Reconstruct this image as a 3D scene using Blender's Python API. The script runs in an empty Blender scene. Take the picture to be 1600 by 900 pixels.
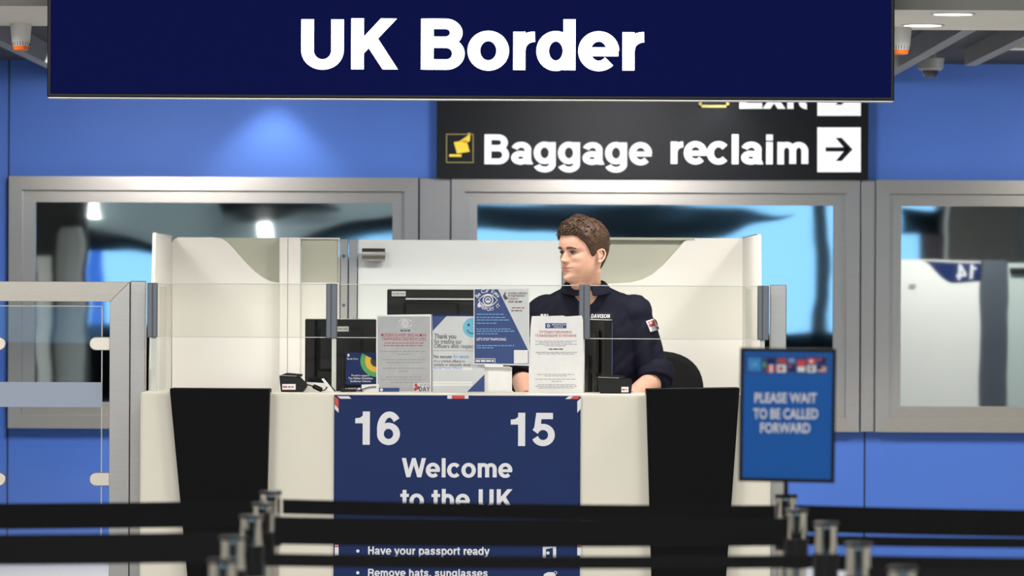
import bpy, bmesh, math, random
import numpy as np
from mathutils import Vector, Matrix, noise

SC = bpy.context.scene
COL = SC.collection
random.seed(7)

# ------------------------------------------------------------------ camera
F, H, ROLL = 9000.0, 1.47, 0.0045
cam = bpy.data.cameras.new('camera')
cam.sensor_width = 36.0
cam.lens = F * 36.0 / 1600.0
cam.clip_end = 200
cam.dof.use_dof = True
cam.dof.focus_distance = 21.7
cam.dof.aperture_fstop = 8.0
cam_o = bpy.data.objects.new('camera', cam)
COL.objects.link(cam_o)
cam_o.matrix_world = Matrix.Translation((0, 0, H)) @ Matrix.Rotation(math.pi / 2, 4, 'X') @ Matrix.Rotation(ROLL, 4, 'Z')
SC.camera = cam_o

# ------------------------------------------------------------------ view, world, lights
SC.view_settings.view_transform = 'Standard'
SC.view_settings.look = 'None'
SC.view_settings.exposure = 0.6
SC.view_settings.gamma = 1.0
SC.view_settings.use_curve_mapping = False
SC.cycles.use_denoising = True
SC.cycles.max_bounces = 8
SC.cycles.transparent_max_bounces = 16
SC.cycles.caustics_reflective = False
SC.cycles.caustics_refractive = False
SC.cycles.sample_clamp_indirect = 4.0
wd = bpy.data.worlds.new('world'); SC.world = wd
wd.use_nodes = True
wd.node_tree.nodes['Background'].inputs[0].default_value = (0.6, 0.75, 1.0, 1)
wd.node_tree.nodes['Background'].inputs[1].default_value = 0.15

def area(name, loc, sx, sy, power, color=(1, 0.95, 0.88), rot=(0, 0, 0), spread=180):
    l = bpy.data.lights.new(name, 'AREA'); l.shape = 'RECTANGLE'
    l.size = sx; l.size_y = sy; l.energy = power; l.color = color; l.spread = math.radians(spread)
    o = bpy.data.objects.new(name, l); COL.objects.link(o); o.location = loc; o.rotation_euler = rot
    return o

def spot(name, loc, power, angle, blend=0.6, color=(1, 0.95, 0.88), rot=(0, 0, 0), size=0.06):
    l = bpy.data.lights.new(name, 'SPOT'); l.energy = power; l.spot_size = math.radians(angle)
    l.spot_blend = blend; l.color = color; l.shadow_soft_size = size
    o = bpy.data.objects.new(name, l); COL.objects.link(o); o.location = loc; o.rotation_euler = rot
    return o

R = math.radians
WARM = (1, 0.96, 0.90)
# hall luminaires over the queue
for hx in (-3.2, 0.0, 3.2):
    area('hall_light', (hx, 14.6, 3.55), 1.8, 1.2, 275 if hx < 0 else 185, WARM, (R(20), 0, 0))
    area('hall_light', (hx * 1.6, 8.0, 3.55), 1.8, 1.2, 120, WARM)
area('hall_light', (0, 1.0, 3.55), 5, 1.5, 120, WARM)
# unseen area lights added over the walkway to brighten the blue wall
for hx in (-1.9, 0.6, 3.7):
    area('wall_fill_light', (hx, 28.7, 2.60), 0.6, 1.0, 66, (0.97, 0.97, 1.0), (R(16), 0, 0))

# ------------------------------------------------------------------ materials
def mat(name, col, rough=0.5, metal=0.0, spec=0.5, emit=None, estr=1.0, noise_amt=0.0, noise_scale=20.0, bump=0.0, bump_scale=200.0, aniso=None, coat=0.0, sss=0.0):
    m = bpy.data.materials.new(name); m.use_nodes = True
    nt = m.node_tree; b = nt.nodes['Principled BSDF']
    b.inputs['Base Color'].default_value = (*col, 1)
    b.inputs['Roughness'].default_value = rough
    b.inputs['Metallic'].default_value = metal
    b.inputs['Specular IOR Level'].default_value = spec
    b.inputs['Coat Weight'].default_value = coat
    if sss:
        b.inputs['Subsurface Weight'].default_value = sss
        b.inputs['Subsurface Radius'].default_value = (0.012, 0.005, 0.003)
        b.inputs['Subsurface Scale'].default_value = 0.5
    if emit:
        b.inputs['Emission Color'].default_value = (*emit, 1)
        b.inputs['Emission Strength'].default_value = estr
    tc = None
    if noise_amt or bump:
        tc = nt.nodes.new('ShaderNodeTexCoord')
    if noise_amt:
        mp = nt.nodes.new('ShaderNodeMapping'); nt.links.new(tc.outputs['Object'], mp.inputs[0])
        if aniso: mp.inputs['Scale'].default_value = aniso
        n = nt.nodes.new('ShaderNodeTexNoise'); n.inputs['Scale'].default_value = noise_scale; n.inputs['Detail'].default_value = 4
        nt.links.new(mp.outputs[0], n.inputs['Vector'])
        r = nt.nodes.new('ShaderNodeValToRGB')
        r.color_ramp.elements[0].position = 0.3; r.color_ramp.elements[1].position = 0.7
        r.color_ramp.elements[0].color = (*[max(0, c * (1 - noise_amt)) for c in col], 1)
        r.color_ramp.elements[1].color = (*[min(1, c * (1 + noise_amt)) for c in col], 1)
        nt.links.new(n.outputs['Fac'], r.inputs[0]); nt.links.new(r.outputs[0], b.inputs['Base Color'])
    if bump:
        n2 = nt.nodes.new('ShaderNodeTexNoise'); n2.inputs['Scale'].default_value = bump_scale; n2.inputs['Detail'].default_value = 3
        nt.links.new(tc.outputs['Object'], n2.inputs['Vector'])
        bp = nt.nodes.new('ShaderNodeBump'); bp.inputs['Strength'].default_value = bump; bp.inputs['Distance'].default_value = 0.002
        nt.links.new(n2.outputs['Fac'], bp.inputs['Height']); nt.links.new(bp.outputs[0], b.inputs['Normal'])
    return m

def glass_mat(name, tint, refl=0.06, rough=0.0, veil=None, veil_amt=0.0):
    m = bpy.data.materials.new(name); m.use_nodes = True
    nt = m.node_tree
    for n in list(nt.nodes): nt.nodes.remove(n)
    out = nt.nodes.new('ShaderNodeOutputMaterial')
    tr = nt.nodes.new('ShaderNodeBsdfTransparent'); tr.inputs[0].default_value = (*tint, 1)
    gl = nt.nodes.new('ShaderNodeBsdfGlossy'); gl.inputs['Roughness'].default_value = rough
    mx = nt.nodes.new('ShaderNodeMixShader'); mx.inputs[0].default_value = refl
    nt.links.new(tr.outputs[0], mx.inputs[1]); nt.links.new(gl.outputs[0], mx.inputs[2])
    last = mx
    if veil:
        d = nt.nodes.new('ShaderNodeBsdfDiffuse'); d.inputs[0].default_value = (*veil, 1)
        m2 = nt.nodes.new('ShaderNodeMixShader'); m2.inputs[0].default_value = veil_amt
        nt.links.new(mx.outputs[0], m2.inputs[1]); nt.links.new(d.outputs[0], m2.inputs[2]); last = m2
    nt.links.new(last.outputs[0], out.inputs[0])
    return m

M = {}
M['blue_wall'] = mat('blue_wall_paint', (0.072, 0.165, 0.52), 0.5, spec=0.2, noise_amt=0.03, noise_scale=3)
M['seam'] = mat('panel_seam', (0.01, 0.015, 0.04), 0.7)
M['steel'] = mat('brushed_steel', (0.42, 0.40, 0.38), 0.30, 0.94, noise_amt=0.03, noise_scale=6, aniso=(3, 3, 30))
M['steel_h'] = mat('brushed_steel_horizontal', (0.42, 0.385, 0.34), 0.30, 0.94, noise_amt=0.03, noise_scale=6, aniso=(3, 3, 30))
M['alu'] = mat('grey_anodised_aluminium', (0.12, 0.135, 0.16), 0.45, 0.6)
M['alu_dark'] = mat('dark_groove', (0.05, 0.055, 0.065), 0.5, 0.3)
M['chrome'] = mat('polished_chrome', (0.82, 0.78, 0.71), 0.035, 1.0, noise_amt=0.04, noise_scale=10)
M['cream'] = mat('cream_laminate', (0.74, 0.70, 0.60), 0.35, noise_amt=0.015, noise_scale=5)
M['white_pan'] = mat('white_laminate', (0.86, 0.84, 0.79), 0.4, noise_amt=0.01, noise_scale=4)
M['white_door'] = mat('white_frosted_door', (0.83, 0.86, 0.86), 0.3, noise_amt=0.01, noise_scale=4)
M['frost'] = mat('frosted_green_glass', (0.50, 0.50, 0.40), 0.2, noise_amt=0.02, noise_scale=4)
M['black'] = mat('matt_black_laminate', (0.0025, 0.0025, 0.003), 0.6, spec=0.08, noise_amt=0.1, noise_scale=30)
M['belt'] = mat('black_webbing', (0.006, 0.006, 0.007), 0.8, spec=0.15, noise_amt=0.3, noise_scale=300)
M['plastic'] = mat('black_plastic', (0.005, 0.005, 0.006), 0.4, spec=0.25, noise_amt=0.1, noise_scale=60)
M['monitor'] = mat('dark_grey_plastic', (0.008, 0.008, 0.009), 0.4, spec=0.25, noise_amt=0.1, noise_scale=40)
M['navy'] = mat('navy_board', (0.008, 0.023, 0.105), 0.45, spec=0.15, noise_amt=0.04, noise_scale=6)
M['print_white'] = mat('white_print', (0.72, 0.72, 0.76), 0.5)
M['paper'] = mat('white_paper', (0.80, 0.80, 0.80), 0.6, noise_amt=0.02, noise_scale=30)
M['paper_grey'] = mat('grey_paper', (0.40, 0.41, 0.43), 0.45, noise_amt=0.06, noise_scale=25)
M['paper_cool'] = mat('pale_grey_paper', (0.60, 0.62, 0.64), 0.5, noise_amt=0.02, noise_scale=30)
M['print_dark'] = mat('dark_print', (0.06, 0.06, 0.07), 0.6)
M['print_grey'] = mat('grey_print', (0.30, 0.30, 0.32), 0.6)
M['print_red'] = mat('red_print', (0.42, 0.05, 0.06), 0.6)
M['print_blue'] = mat('blue_print', (0.012, 0.045, 0.19), 0.5)
M['print_mid'] = mat('mid_blue_print', (0.16, 0.36, 0.66), 0.5)
M['print_cyan'] = mat('light_blue_print', (0.14, 0.48, 0.66), 0.5)
M['print_yellow'] = mat('yellow_print', (0.75, 0.50, 0.03), 0.5)
M['print_green'] = mat('green_print', (0.06, 0.35, 0.10), 0.5)
M['print_brown'] = mat('brown_print', (0.03, 0.015, 0.01), 0.5)
M['flag_red'] = mat('flag_red', (0.62, 0.045, 0.035), 0.5)
M['wait_blue'] = mat('blue_poster', (0.012, 0.10, 0.40), 0.22, spec=0.3, noise_amt=0.05, noise_scale=8)
M['sign_black'] = mat('black_sign_board', (0.004, 0.0045, 0.006), 0.4, spec=0.2)
M['sign_white'] = mat('white_sign_face', (0.62, 0.62, 0.62), 0.5, emit=(1, 1, 1), estr=0.32)
M['sign_yellow'] = mat('yellow_sign_face', (0.75, 0.55, 0.03), 0.5, emit=(1, 0.75, 0.03), estr=0.12)
M['sign_outline'] = mat('dull_yellow_outline', (0.30, 0.24, 0.06), 0.5)
M['led_navy'] = mat('lit_navy_panel', (0.0012, 0.0018, 0.010), 0.4, spec=0.0, emit=(0.0022, 0.0035, 0.032), estr=1.0)
M['led_white'] = mat('lit_white_letters', (0.8, 0.8, 0.8), 0.4, emit=(0.95, 0.98, 1.0), estr=1.6)
M['soffit'] = mat('white_soffit', (0.90, 0.87, 0.80), 0.6, noise_amt=0.02, noise_scale=2)
M['beam'] = mat('grey_beam', (0.27, 0.27, 0.265), 0.6, noise_amt=0.04, noise_scale=6)
M['dark_ceiling'] = mat('dark_ceiling', (0.045, 0.045, 0.042), 0.8, noise_amt=0.1, noise_scale=3)
M['hall_ceiling'] = mat('grey_hall_ceiling', (0.30, 0.38, 0.42), 0.8, noise_amt=0.03, noise_scale=2)
M['floor'] = mat('grey_terrazzo', (0.46, 0.46, 0.45), 0.65, spec=0.15, noise_amt=0.15, noise_scale=60)
M['hall_wall'] = mat('grey_hall_wall', (0.62, 0.60, 0.56), 0.7, noise_amt=0.03, noise_scale=3)
M['day'] = mat('daylit_glazing', (0.1, 0.2, 0.3), 0.3, emit=(0.29, 0.64, 1.0), estr=1.12)
M['mullion'] = mat('brown_mullion', (0.16, 0.12, 0.12), 0.5)
M['mull_blue_glow'] = mat('glowing_blue_mullion', (0.03, 0.10, 0.55), 0.5, emit=(0.05, 0.2, 0.9), estr=0.6)  # painted mullion, no lamp; glow added so its mirror image stays bright
M['lamp'] = mat('lamp_diffuser', (0.9, 0.9, 0.9), 0.4, emit=(1, 0.97, 0.92), estr=4.0)
M['white_plastic'] = mat('white_plastic', (0.62, 0.62, 0.64), 0.4, noise_amt=0.02, noise_scale=30)
M['orange'] = mat('orange_lens', (0.85, 0.16, 0.01), 0.3, noise_amt=0.03, noise_scale=30)
M['grey_plastic'] = mat('grey_plastic', (0.33, 0.33, 0.32), 0.45, noise_amt=0.02, noise_scale=30)
M['dome'] = mat('smoked_dome', (0.015, 0.015, 0.015), 0.12, coat=0.5)
M['glass'] = glass_mat('clear_screen_glass', (0.95, 0.955, 0.935), 0.012)
M['glass_gate'] = glass_mat('clear_gate_glass', (0.92, 0.945, 0.97), 0.035)
M['glass_edge'] = mat('pale_glass_edge', (0.62, 0.66, 0.60), 0.2, noise_amt=0.05, noise_scale=20)
M['teal'] = mat('pale_teal_mirror_shape', (0.62, 0.78, 0.85), 0.7)  # lightened stand-in for the hall ceiling as the warped panes mirror it
M['clamp'] = mat('satin_nickel', (0.62, 0.57, 0.51), 0.4, 0.7)
M['fascia'] = mat('grey_fascia', (0.13, 0.13, 0.12), 0.6)
M['frost_band'] = glass_mat('frosted_band', (0.4, 0.4, 0.4), 0.02, 0.5, (0.40, 0.46, 0.58), 0.92)
M['chair'] = mat('charcoal_chair_fabric', (0.014, 0.014, 0.015), 0.9, spec=0.2, noise_amt=0.35, noise_scale=260, bump=0.6, bump_scale=300)
M['skin'] = mat('fair_skin', (0.60, 0.345, 0.255), 0.5, spec=0.3, noise_amt=0.05, noise_scale=14, sss=0.15)
M['lip'] = mat('lip', (0.55, 0.20, 0.17), 0.45)
M['eye_white'] = mat('eye_white', (0.34, 0.29, 0.27), 0.35)
M['iris'] = mat('iris', (0.03, 0.025, 0.02), 0.15)
M['hair'] = mat('brown_hair', (0.046, 0.021, 0.009), 0.55, spec=0.4, noise_amt=0.55, noise_scale=110, bump=0.8, bump_scale=260)
M['brow'] = mat('eyebrow_hair', (0.07, 0.035, 0.02), 0.8)
M['shirt'] = mat('navy_uniform_cloth', (0.0072, 0.0078, 0.019), 0.8, spec=0.15, noise_amt=0.12, noise_scale=80, bump=0.25, bump_scale=500)
M['trousers'] = mat('navy_trousers', (0.010, 0.011, 0.019), 0.8, spec=0.2, noise_amt=0.1, noise_scale=80)
M['shoe'] = mat('black_leather', (0.008, 0.008, 0.008), 0.3, noise_amt=0.1, noise_scale=40)
M['green_led'] = mat('green_reflection_strip', (0.01, 0.10, 0.02), 0.4)

def mirror_glass():
    m = bpy.data.materials.new('mirrored_window_glass'); m.use_nodes = True
    nt = m.node_tree; b = nt.nodes['Principled BSDF']
    b.inputs['Base Color'].default_value = (0.62, 0.68, 0.70, 1)
    b.inputs['Metallic'].default_value = 1.0
    b.inputs['Roughness'].default_value = 0.02
    tc = nt.nodes.new('ShaderNodeTexCoord'); mp = nt.nodes.new('ShaderNodeMapping')
    mp.inputs['Scale'].default_value = (1.3, 1.0, 2.2)
    n = nt.nodes.new('ShaderNodeTexNoise'); n.inputs['Scale'].default_value = 1.4; n.inputs['Detail'].default_value = 1.0
    bp = nt.nodes.new('ShaderNodeBump'); bp.inputs['Strength'].default_value = 0.16; bp.inputs['Distance'].default_value = 0.003
    nt.links.new(tc.outputs['Object'], mp.inputs[0]); nt.links.new(mp.outputs[0], n.inputs['Vector'])
    nt.links.new(n.outputs['Fac'], bp.inputs['Height']); nt.links.new(bp.outputs[0], b.inputs['Normal'])
    return m
M['mirror'] = mirror_glass()

# ------------------------------------------------------------------ geometry helpers
def W(px, py, y):
    """pixel of the photograph at real depth y -> point in the room"""
    u, v = px - 800.0, 450.0 - py
    return Vector(((u - ROLL * v) * y / F, y, H + (v + ROLL * u) * y / F))
def X(px, y): return (px - 800.0) * y / F
def Z(py, y, px=800): return H + (450.0 - py + ROLL * (px - 800.0)) * y / F

class MB:
    def __init__(s): s.v = []; s.f = []; s.m = []; s.mats = []
    def mi(s, m):
        if m not in s.mats: s.mats.append(m)
        return s.mats.index(m)
    def add(s, vs, fs, m):
        o = len(s.v); k = s.mi(m); s.v += [tuple(v) for v in vs]
        for f in fs: s.f.append([o + i for i in f]); s.m.append(k)
        return s
    def box(s, x0, x1, y0, y1, z0, z1, m):
        vs = [(x, y, z) for x in (x0, x1) for y in (y0, y1) for z in (z0, z1)]
        return s.add(vs, [(0, 1, 3, 2), (4, 6, 7, 5), (0, 4, 5, 1), (2, 3, 7, 6), (0, 2, 6, 4), (1, 5, 7, 3)], m)
    def prism(s, pts, y0, y1, m):           # pts: (x, z) outline, extruded along y
        a = sum(pts[i][0] * pts[(i + 1) % len(pts)][1] - pts[(i + 1) % len(pts)][0] * pts[i][1] for i in range(len(pts)))
        if a < 0: pts = pts[::-1]
        n = len(pts)
        vs = [(x, y0, z) for x, z in pts] + [(x, y1, z) for x, z in pts]
        fs = [tuple(range(n)), tuple(range(2 * n - 1, n - 1, -1))]
        fs += [(i, n + i, n + (i + 1) % n, (i + 1) % n) for i in range(n)]
        return s.add(vs, fs, m)
    def flat(s, pts, y, m):                  # printed shape, faces the hall (-y)
        a = sum(pts[i][0] * pts[(i + 1) % len(pts)][1] - pts[(i + 1) % len(pts)][0] * pts[i][1] for i in range(len(pts)))
        if a < 0: pts = pts[::-1]
        return s.add([(x, y, z) for x, z in pts], [tuple(range(len(pts)))], m)
    def rect(s, x0, x1, z0, z1, y, m): return s.flat([(x0, z0), (x1, z0), (x1, z1), (x0, z1)], y, m)
    def disc(s, cx, cz, rx, rz, y, m, n=28): return s.flat([(cx + rx * math.cos(6.2832 * i / n), cz + rz * math.sin(6.2832 * i / n)) for i in range(n)], y, m)
    def ring(s, cx, cz, r0, r1, y, m, a0=0, a1=360, n=40, sq=1.0):
        vs = []; fs = []
        for i in range(n + 1):
            a = R(a0 + (a1 - a0) * i / n)
            vs += [(cx + r0 * math.cos(a), y, cz + sq * r0 * math.sin(a)), (cx + r1 * math.cos(a), y, cz + sq * r1 * math.sin(a))]
        for i in range(n): fs.append((2 * i, 2 * i + 1, 2 * i + 3, 2 * i + 2))
        return s.add(vs, fs, m)
    def lathe(s, cx, cy, prof, m, n=32):     # prof: (r, z) from bottom to top
        vs = []; fs = []
        for r, z in prof:
            for i in range(n):
                a = 2 * math.pi * i / n; vs.append((cx + r * math.cos(a), cy + r * math.sin(a), z))
        for k in range(len(prof) - 1):
            for i in range(n):
                j = (i + 1) % n; fs.append((k * n + i, k * n + j, (k + 1) * n + j, (k + 1) * n + i))
        fs.append(tuple(range(n - 1, -1, -1))); fs.append(tuple(range((len(prof) - 1) * n, len(prof) * n)))
        return s.add(vs, fs, m)
    def tube(s, pts, rad, m, n=16, sq=1.0):    # rad: number or list; closed ends
        pts = [Vector(p) for p in pts]; k = len(pts)
        if not isinstance(rad, (list, tuple)): rad = [rad] * k
        vs = []; fs = []; up = None
        for i, p in enumerate(pts):
            t = (pts[min(i + 1, k - 1)] - pts[max(i - 1, 0)]).normalized()
            if up is None:
                up = Vector((0, 0, 1)) if abs(t.z) < 0.9 else Vector((0, 1, 0))
            a = (up - t * up.dot(t)).normalized(); b = t.cross(a); up = a
            for j in range(n):
                q = 2 * math.pi * j / n
                vs.append(p + (a * math.cos(q) * sq + b * math.sin(q)) * rad[i])
        for i in range(k - 1):
            for j in range(n):
                l = (j + 1) % n; fs.append((i * n + j, i * n + l, (i + 1) * n + l, (i + 1) * n + j))
        fs.append(tuple(range(n - 1, -1, -1))); fs.append(tuple(range((k - 1) * n, k * n)))
        return s.add(vs, fs, m)
    def sphere(s, c, r, m, n=16):
        c = Vector(c); r = r if isinstance(r, (tuple, list)) else (r, r, r)
        vs = [c + Vector((0, 0, -r[2]))]; fs = []
        for k in range(1, n):
            ph = -math.pi / 2 + math.pi * k / n
            for j in range(2 * n):
                a = math.pi * j / n
                vs.append(c + Vector((r[0] * math.cos(ph) * math.cos(a), r[1] * math.cos(ph) * math.sin(a), r[2] * math.sin(ph))))
        vs.append(c + Vector((0, 0, r[2]))); q = 2 * n
        for j in range(q): fs.append((0, 1 + (j + 1) % q, 1 + j))
        for k in range(n - 2):
            for j in range(q):
                a = 1 + k * q + j; b = 1 + k * q + (j + 1) % q; fs.append((a, b, b + q, a + q))
        for j in range(q): fs.append((1 + (n - 2) * q + j, 1 + (n - 2) * q + (j + 1) % q, len(vs) - 1))
        return s.add(vs, fs, m)
    def mesh(s, name, off=(0, 0, 0)):
        me = bpy.data.meshes.new(name); o = Vector(off)
        me.from_pydata([tuple(Vector(v) - o) for v in s.v], [], s.f)
        for m in s.mats: me.materials.append(m)
        me.polygons.foreach_set('material_index', s.m)
        me.update(); return me
    def build(s, name, parent=None, bevel=0, smooth=False, org=None):
        base = world_loc(parent) if parent else Vector(org or (0, 0, 0))
        me = s.mesh(name, base)
        o = bpy.data.objects.new(name, me); COL.objects.link(o)
        if parent: o.parent = parent
        elif org: o.location = org
        if smooth:
            me.polygons.foreach_set('use_smooth', [True] * len(me.polygons)); me.set_sharp_from_angle(angle=R(40))
        if bevel:
            b = o.modifiers.new('bevel', 'BEVEL'); b.width = bevel; b.segments = 2; b.limit_method = 'ANGLE'
        return o

def world_loc(o):
    v = Vector((0, 0, 0))
    while o: v += o.location; o = o.parent
    return v
def tag(o, label, cat, group=None):
    o['label'] = label; o['category'] = cat
    if group: o['group'] = group
    return o
def thing(name, label, cat, loc, group=None):
    o = bpy.data.objects.new(name, None); COL.objects.link(o); o.location = loc; o.empty_display_size = 0.1
    return tag(o, label, cat, group)
def struct(name, mb, bevel=0, parent=None):
    o = mb.build(name, parent, bevel)
    if not parent: o['kind'] = 'structure'
    return o
def dup(o, parent=None, loc=None):
    c = o.copy(); COL.objects.link(c)
    if parent: c.parent = parent
    if loc: c.location = loc
    for ch in list(o.children): dup(ch, c)
    return c

# ------------------------------------------------------------------ bold signage lettering
V_, H_ = 0.205, 0.165
def arc(cx, cy, rx, ry, a0, a1, n=20):
    return [(cx + rx * math.cos(R(a0 + (a1 - a0) * i / n)), cy + ry * math.sin(R(a0 + (a1 - a0) * i / n))) for i in range(n + 1)]
def rc(x0, y0, x1, y1): return ('p', [(x0, y0), (x1, y0), (x1, y1), (x0, y1)])
def pl(*p): return ('p', list(p))
def st(p): return ('s', p)
def spl(p, n=6):
    out = []
    for i in range(len(p) - 1):
        a, b, c, d = p[max(i - 1, 0)], p[i], p[i + 1], p[min(i + 2, len(p) - 1)]
        for k in range(n):
            t = k / n
            out.append(tuple(0.5 * (2 * b[j] + (c[j] - a[j]) * t + (2 * a[j] - 5 * b[j] + 4 * c[j] - d[j]) * t * t + (3 * b[j] - a[j] - 3 * c[j] + d[j]) * t ** 3) for j in (0, 1)))
    return out + [p[-1]]
G = {
 'U': (1.0, [st([(.2, 1)] + arc(.5, .36, .3, .29, 180, 360) + [(.8, 1)])]),
 'K': (1.0, [rc(.1, 0, .305, 1), pl((.3, .3), (.3, .58), (.68, 1), (.94, 1)), pl((.40, .50), (.55, .66), (.97, 0), (.72, 0))]),
 'B': (1.0, [rc(.1, 0, .305, 1), st([(.2, .92)] + arc(.56, .735, .22, .185, 90, -90) + [(.2, .55)]), st([(.2, .08)] + arc(.58, .305, .245, .225, -90, 90) + [(.2, .53)])]),
 'o': (.85, [st(arc(.425, .37, .29, .305, 0, 360, 36))]),
 'r': (.54, [rc(.1, 0, .295, .74), st(arc(.51, .40, .31, .262, 180, 90))]),
 'd': (.85, [st(arc(.39, .37, .265, .305, 0, 360, 36)), rc(.565, 0, .76, 1)]),
 'e': (.80, [st(arc(.40, .37, .285, .305, 0, 317, 34)), rc(.2, .29, .77, .425)]),
 'a': (.80, [st(arc(.37, .475, .235, .19, 165, 0)), rc(.505, 0.02, .70, .49), st(arc(.35, .21, .215, .14, 0, 360, 28)), pl((.505, .14), (.70, .14), (.76, 0), (.55, 0))]),
 'g': (.85, [st(arc(.39, .385, .265, .29, 0, 360, 36)), rc(.565, 0, .76, .74), st(arc(.39, .0, .272, .195, 0, -165))]),
 'c': (.78, [st(arc(.40, .37, .285, .305, 40, 320, 30))]),
 'l': (.39, [rc(.1, 0, .295, 1)]),
 'i': (.39, [rc(.1, 0, .295, .74), rc(.1, .83, .295, 1)]),
 'm': (1.23, [rc(.1, 0, .295, .74), st(arc(.405, .44, .21, .225, 180, 0) + [(.615, 0)]), st(arc(.825, .44, .21, .225, 180, 0) + [(1.035, 0)])]),
 'n': (.85, [rc(.1, 0, .295, .74), st(arc(.42, .42, .235, .245, 180, 0) + [(.655, 0)])]),
 'h': (.85, [rc(.1, 0, .295, 1), st(arc(.42, .42, .235, .245, 180, 0) + [(.655, 0)])]),
 'u': (.85, [rc(.56, 0, .755, .74), st([(.195, .74)] + arc(.43, .32, .235, .245, 180, 360))]),
 't': (.48, [rc(.13, .16, .325, .94), rc(.01, .60, .46, .74), st(arc(.385, .21, .158, .135, 180, 275))]),
 'E': (.93, [rc(.1, 0, .305, 1), rc(.1, .83, .87, 1), rc(.1, .43, .82, .59), rc(.1, 0, .88, .17)]),
 'x': (.78, [pl((.01, 0), (.25, 0), (.76, .74), (.53, .74)), pl((.53, 0), (.77, 0), (.25, .74), (.02, .74))]),
 'v': (.78, [pl((.01, .74), (.22, .74), (.49, 0), (.29, 0)), pl((.77, .74), (.56, .74), (.29, 0), (.49, 0))]),
 'y': (.78, [pl((.01, .74), (.22, .74), (.49, .02), (.30, .02)), pl((.77, .74), (.56, .74), (.22, -.27), (.42, -.2)), rc(.08, -.27, .28, -.12)]),
 'W': (1.34, [pl((.01, 1), (.22, 1), (.46, 0), (.26, 0)), pl((.27, 0), (.46, 0), (.77, 1), (.58, 1)), pl((.57, 1), (.76, 1), (1.07, 0), (.87, 0)), pl((.88, 0), (1.08, 0), (1.33, 1), (1.12, 1))]),
 'H': (1.0, [rc(.1, 0, .305, 1), rc(.695, 0, .9, 1), rc(.3, .43, .7, .60)]),
 'p': (.85, [st(arc(.46, .37, .265, .305, 0, 360, 36)), rc(.09, -.27, .285, .74)]),
 's': (.78, [st(spl([(.645, .53), (.55, .635), (.385, .66), (.235, .61), (.2, .52), (.27, .43), (.42, .375), (.56, .32), (.59, .22), (.53, .12), (.38, .075), (.22, .11), (.125, .225)]))]),
 'R': (1.0, [rc(.1, 0, .305, 1), st([(.2, .92)] + arc(.58, .705, .235, .215, 90, -90) + [(.2, .49)]), st([(.55, .47), (.74, .40), (.79, .2), (.83, 0)])]),
 ',': (.39, [rc(.1, 0, .295, .2), pl((.2, 0), (.295, 0), (.295, -.08), (.12, -.2), (.12, -.11))]),
 '1': (.77, [rc(.31, 0, .525, 1), pl((.06, .66), (.33, .66), (.33, .82), (.06, .79)), pl((.2, .8), (.32, .75), (.40, 1), (.35, 1), (.30, .87))]),
 '6': (.77, [st(arc(.39, .325, .27, .25, 0, 360, 32)), st(arc(.42, .47, .30, .45, 195, 38))]),
 '5': (.77, [rc(.17, .83, .69, 1), pl((.15, 1), (.32, 1), (.27, .5), (.07, .46)), st(arc(.37, .33, .285, .25, 158, -160))]),
 '4': (.77, [rc(.43, 0, .63, 1), rc(.03, .21, .75, .37), pl((.03, .37), (.24, .37), (.62, 1), (.44, 1))]),
 'D': (1.0, [rc(.1, 0, .305, 1), st([(.2, .92)] + arc(.45, .5, .36, .42, 90, -90) + [(.2, .08)])]),
 'A': (1.0, [pl((.02, 0), (.24, 0), (.59, 1), (.39, 1)), pl((.96, 0), (.74, 0), (.39, 1), (.59, 1)), rc(.25, .22, .73, .37)]),
 'Y': (.93, [rc(.365, 0, .565, .45), pl((.01, 1), (.24, 1), (.52, .42), (.37, .38)), pl((.92, 1), (.69, 1), (.41, .42), (.56, .38))]),
 ' ': (.40, []),
}
def ribbon(p, d=0):
    n = len(p); closed = abs(p[0][0] - p[-1][0]) + abs(p[0][1] - p[-1][1]) < 1e-6
    L = []; Rr = []
    for i in range(n):
        a = p[i - 1] if i else (p[-2] if closed else p[0]); b = p[i + 1] if i < n - 1 else (p[1] if closed else p[-1])
        tx, ty = b[0] - a[0], b[1] - a[1]; l = math.hypot(tx, ty) or 1; tx /= l; ty /= l
        hw = d + 0.5 * math.sqrt((V_ * ty) ** 2 + (H_ * tx) ** 2)
        L.append((p[i][0] - ty * hw, p[i][1] + tx * hw)); Rr.append((p[i][0] + ty * hw, p[i][1] - tx * hw))
    return L, Rr
def fatten(p, d):
    n = len(p); a = sum(p[i][0] * p[(i + 1) % n][1] - p[(i + 1) % n][0] * p[i][1] for i in range(n))
    if a < 0: p = p[::-1]
    out = []
    for i in range(n):
        (ax, ay), (bx, by), (cx, cy) = p[i - 1], p[i], p[(i + 1) % n]
        l1 = math.hypot(bx - ax, by - ay) or 1; l2 = math.hypot(cx - bx, cy - by) or 1
        n1 = ((by - ay) / l1, -(bx - ax) / l1); n2 = ((cy - by) / l2, -(cx - bx) / l2)
        k = max(.35, 1 + n1[0] * n2[0] + n1[1] * n2[1])
        out.append((bx + d * (n1[0] + n2[0]) / k, by + d * (n1[1] + n2[1]) / k))
    return out
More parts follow.
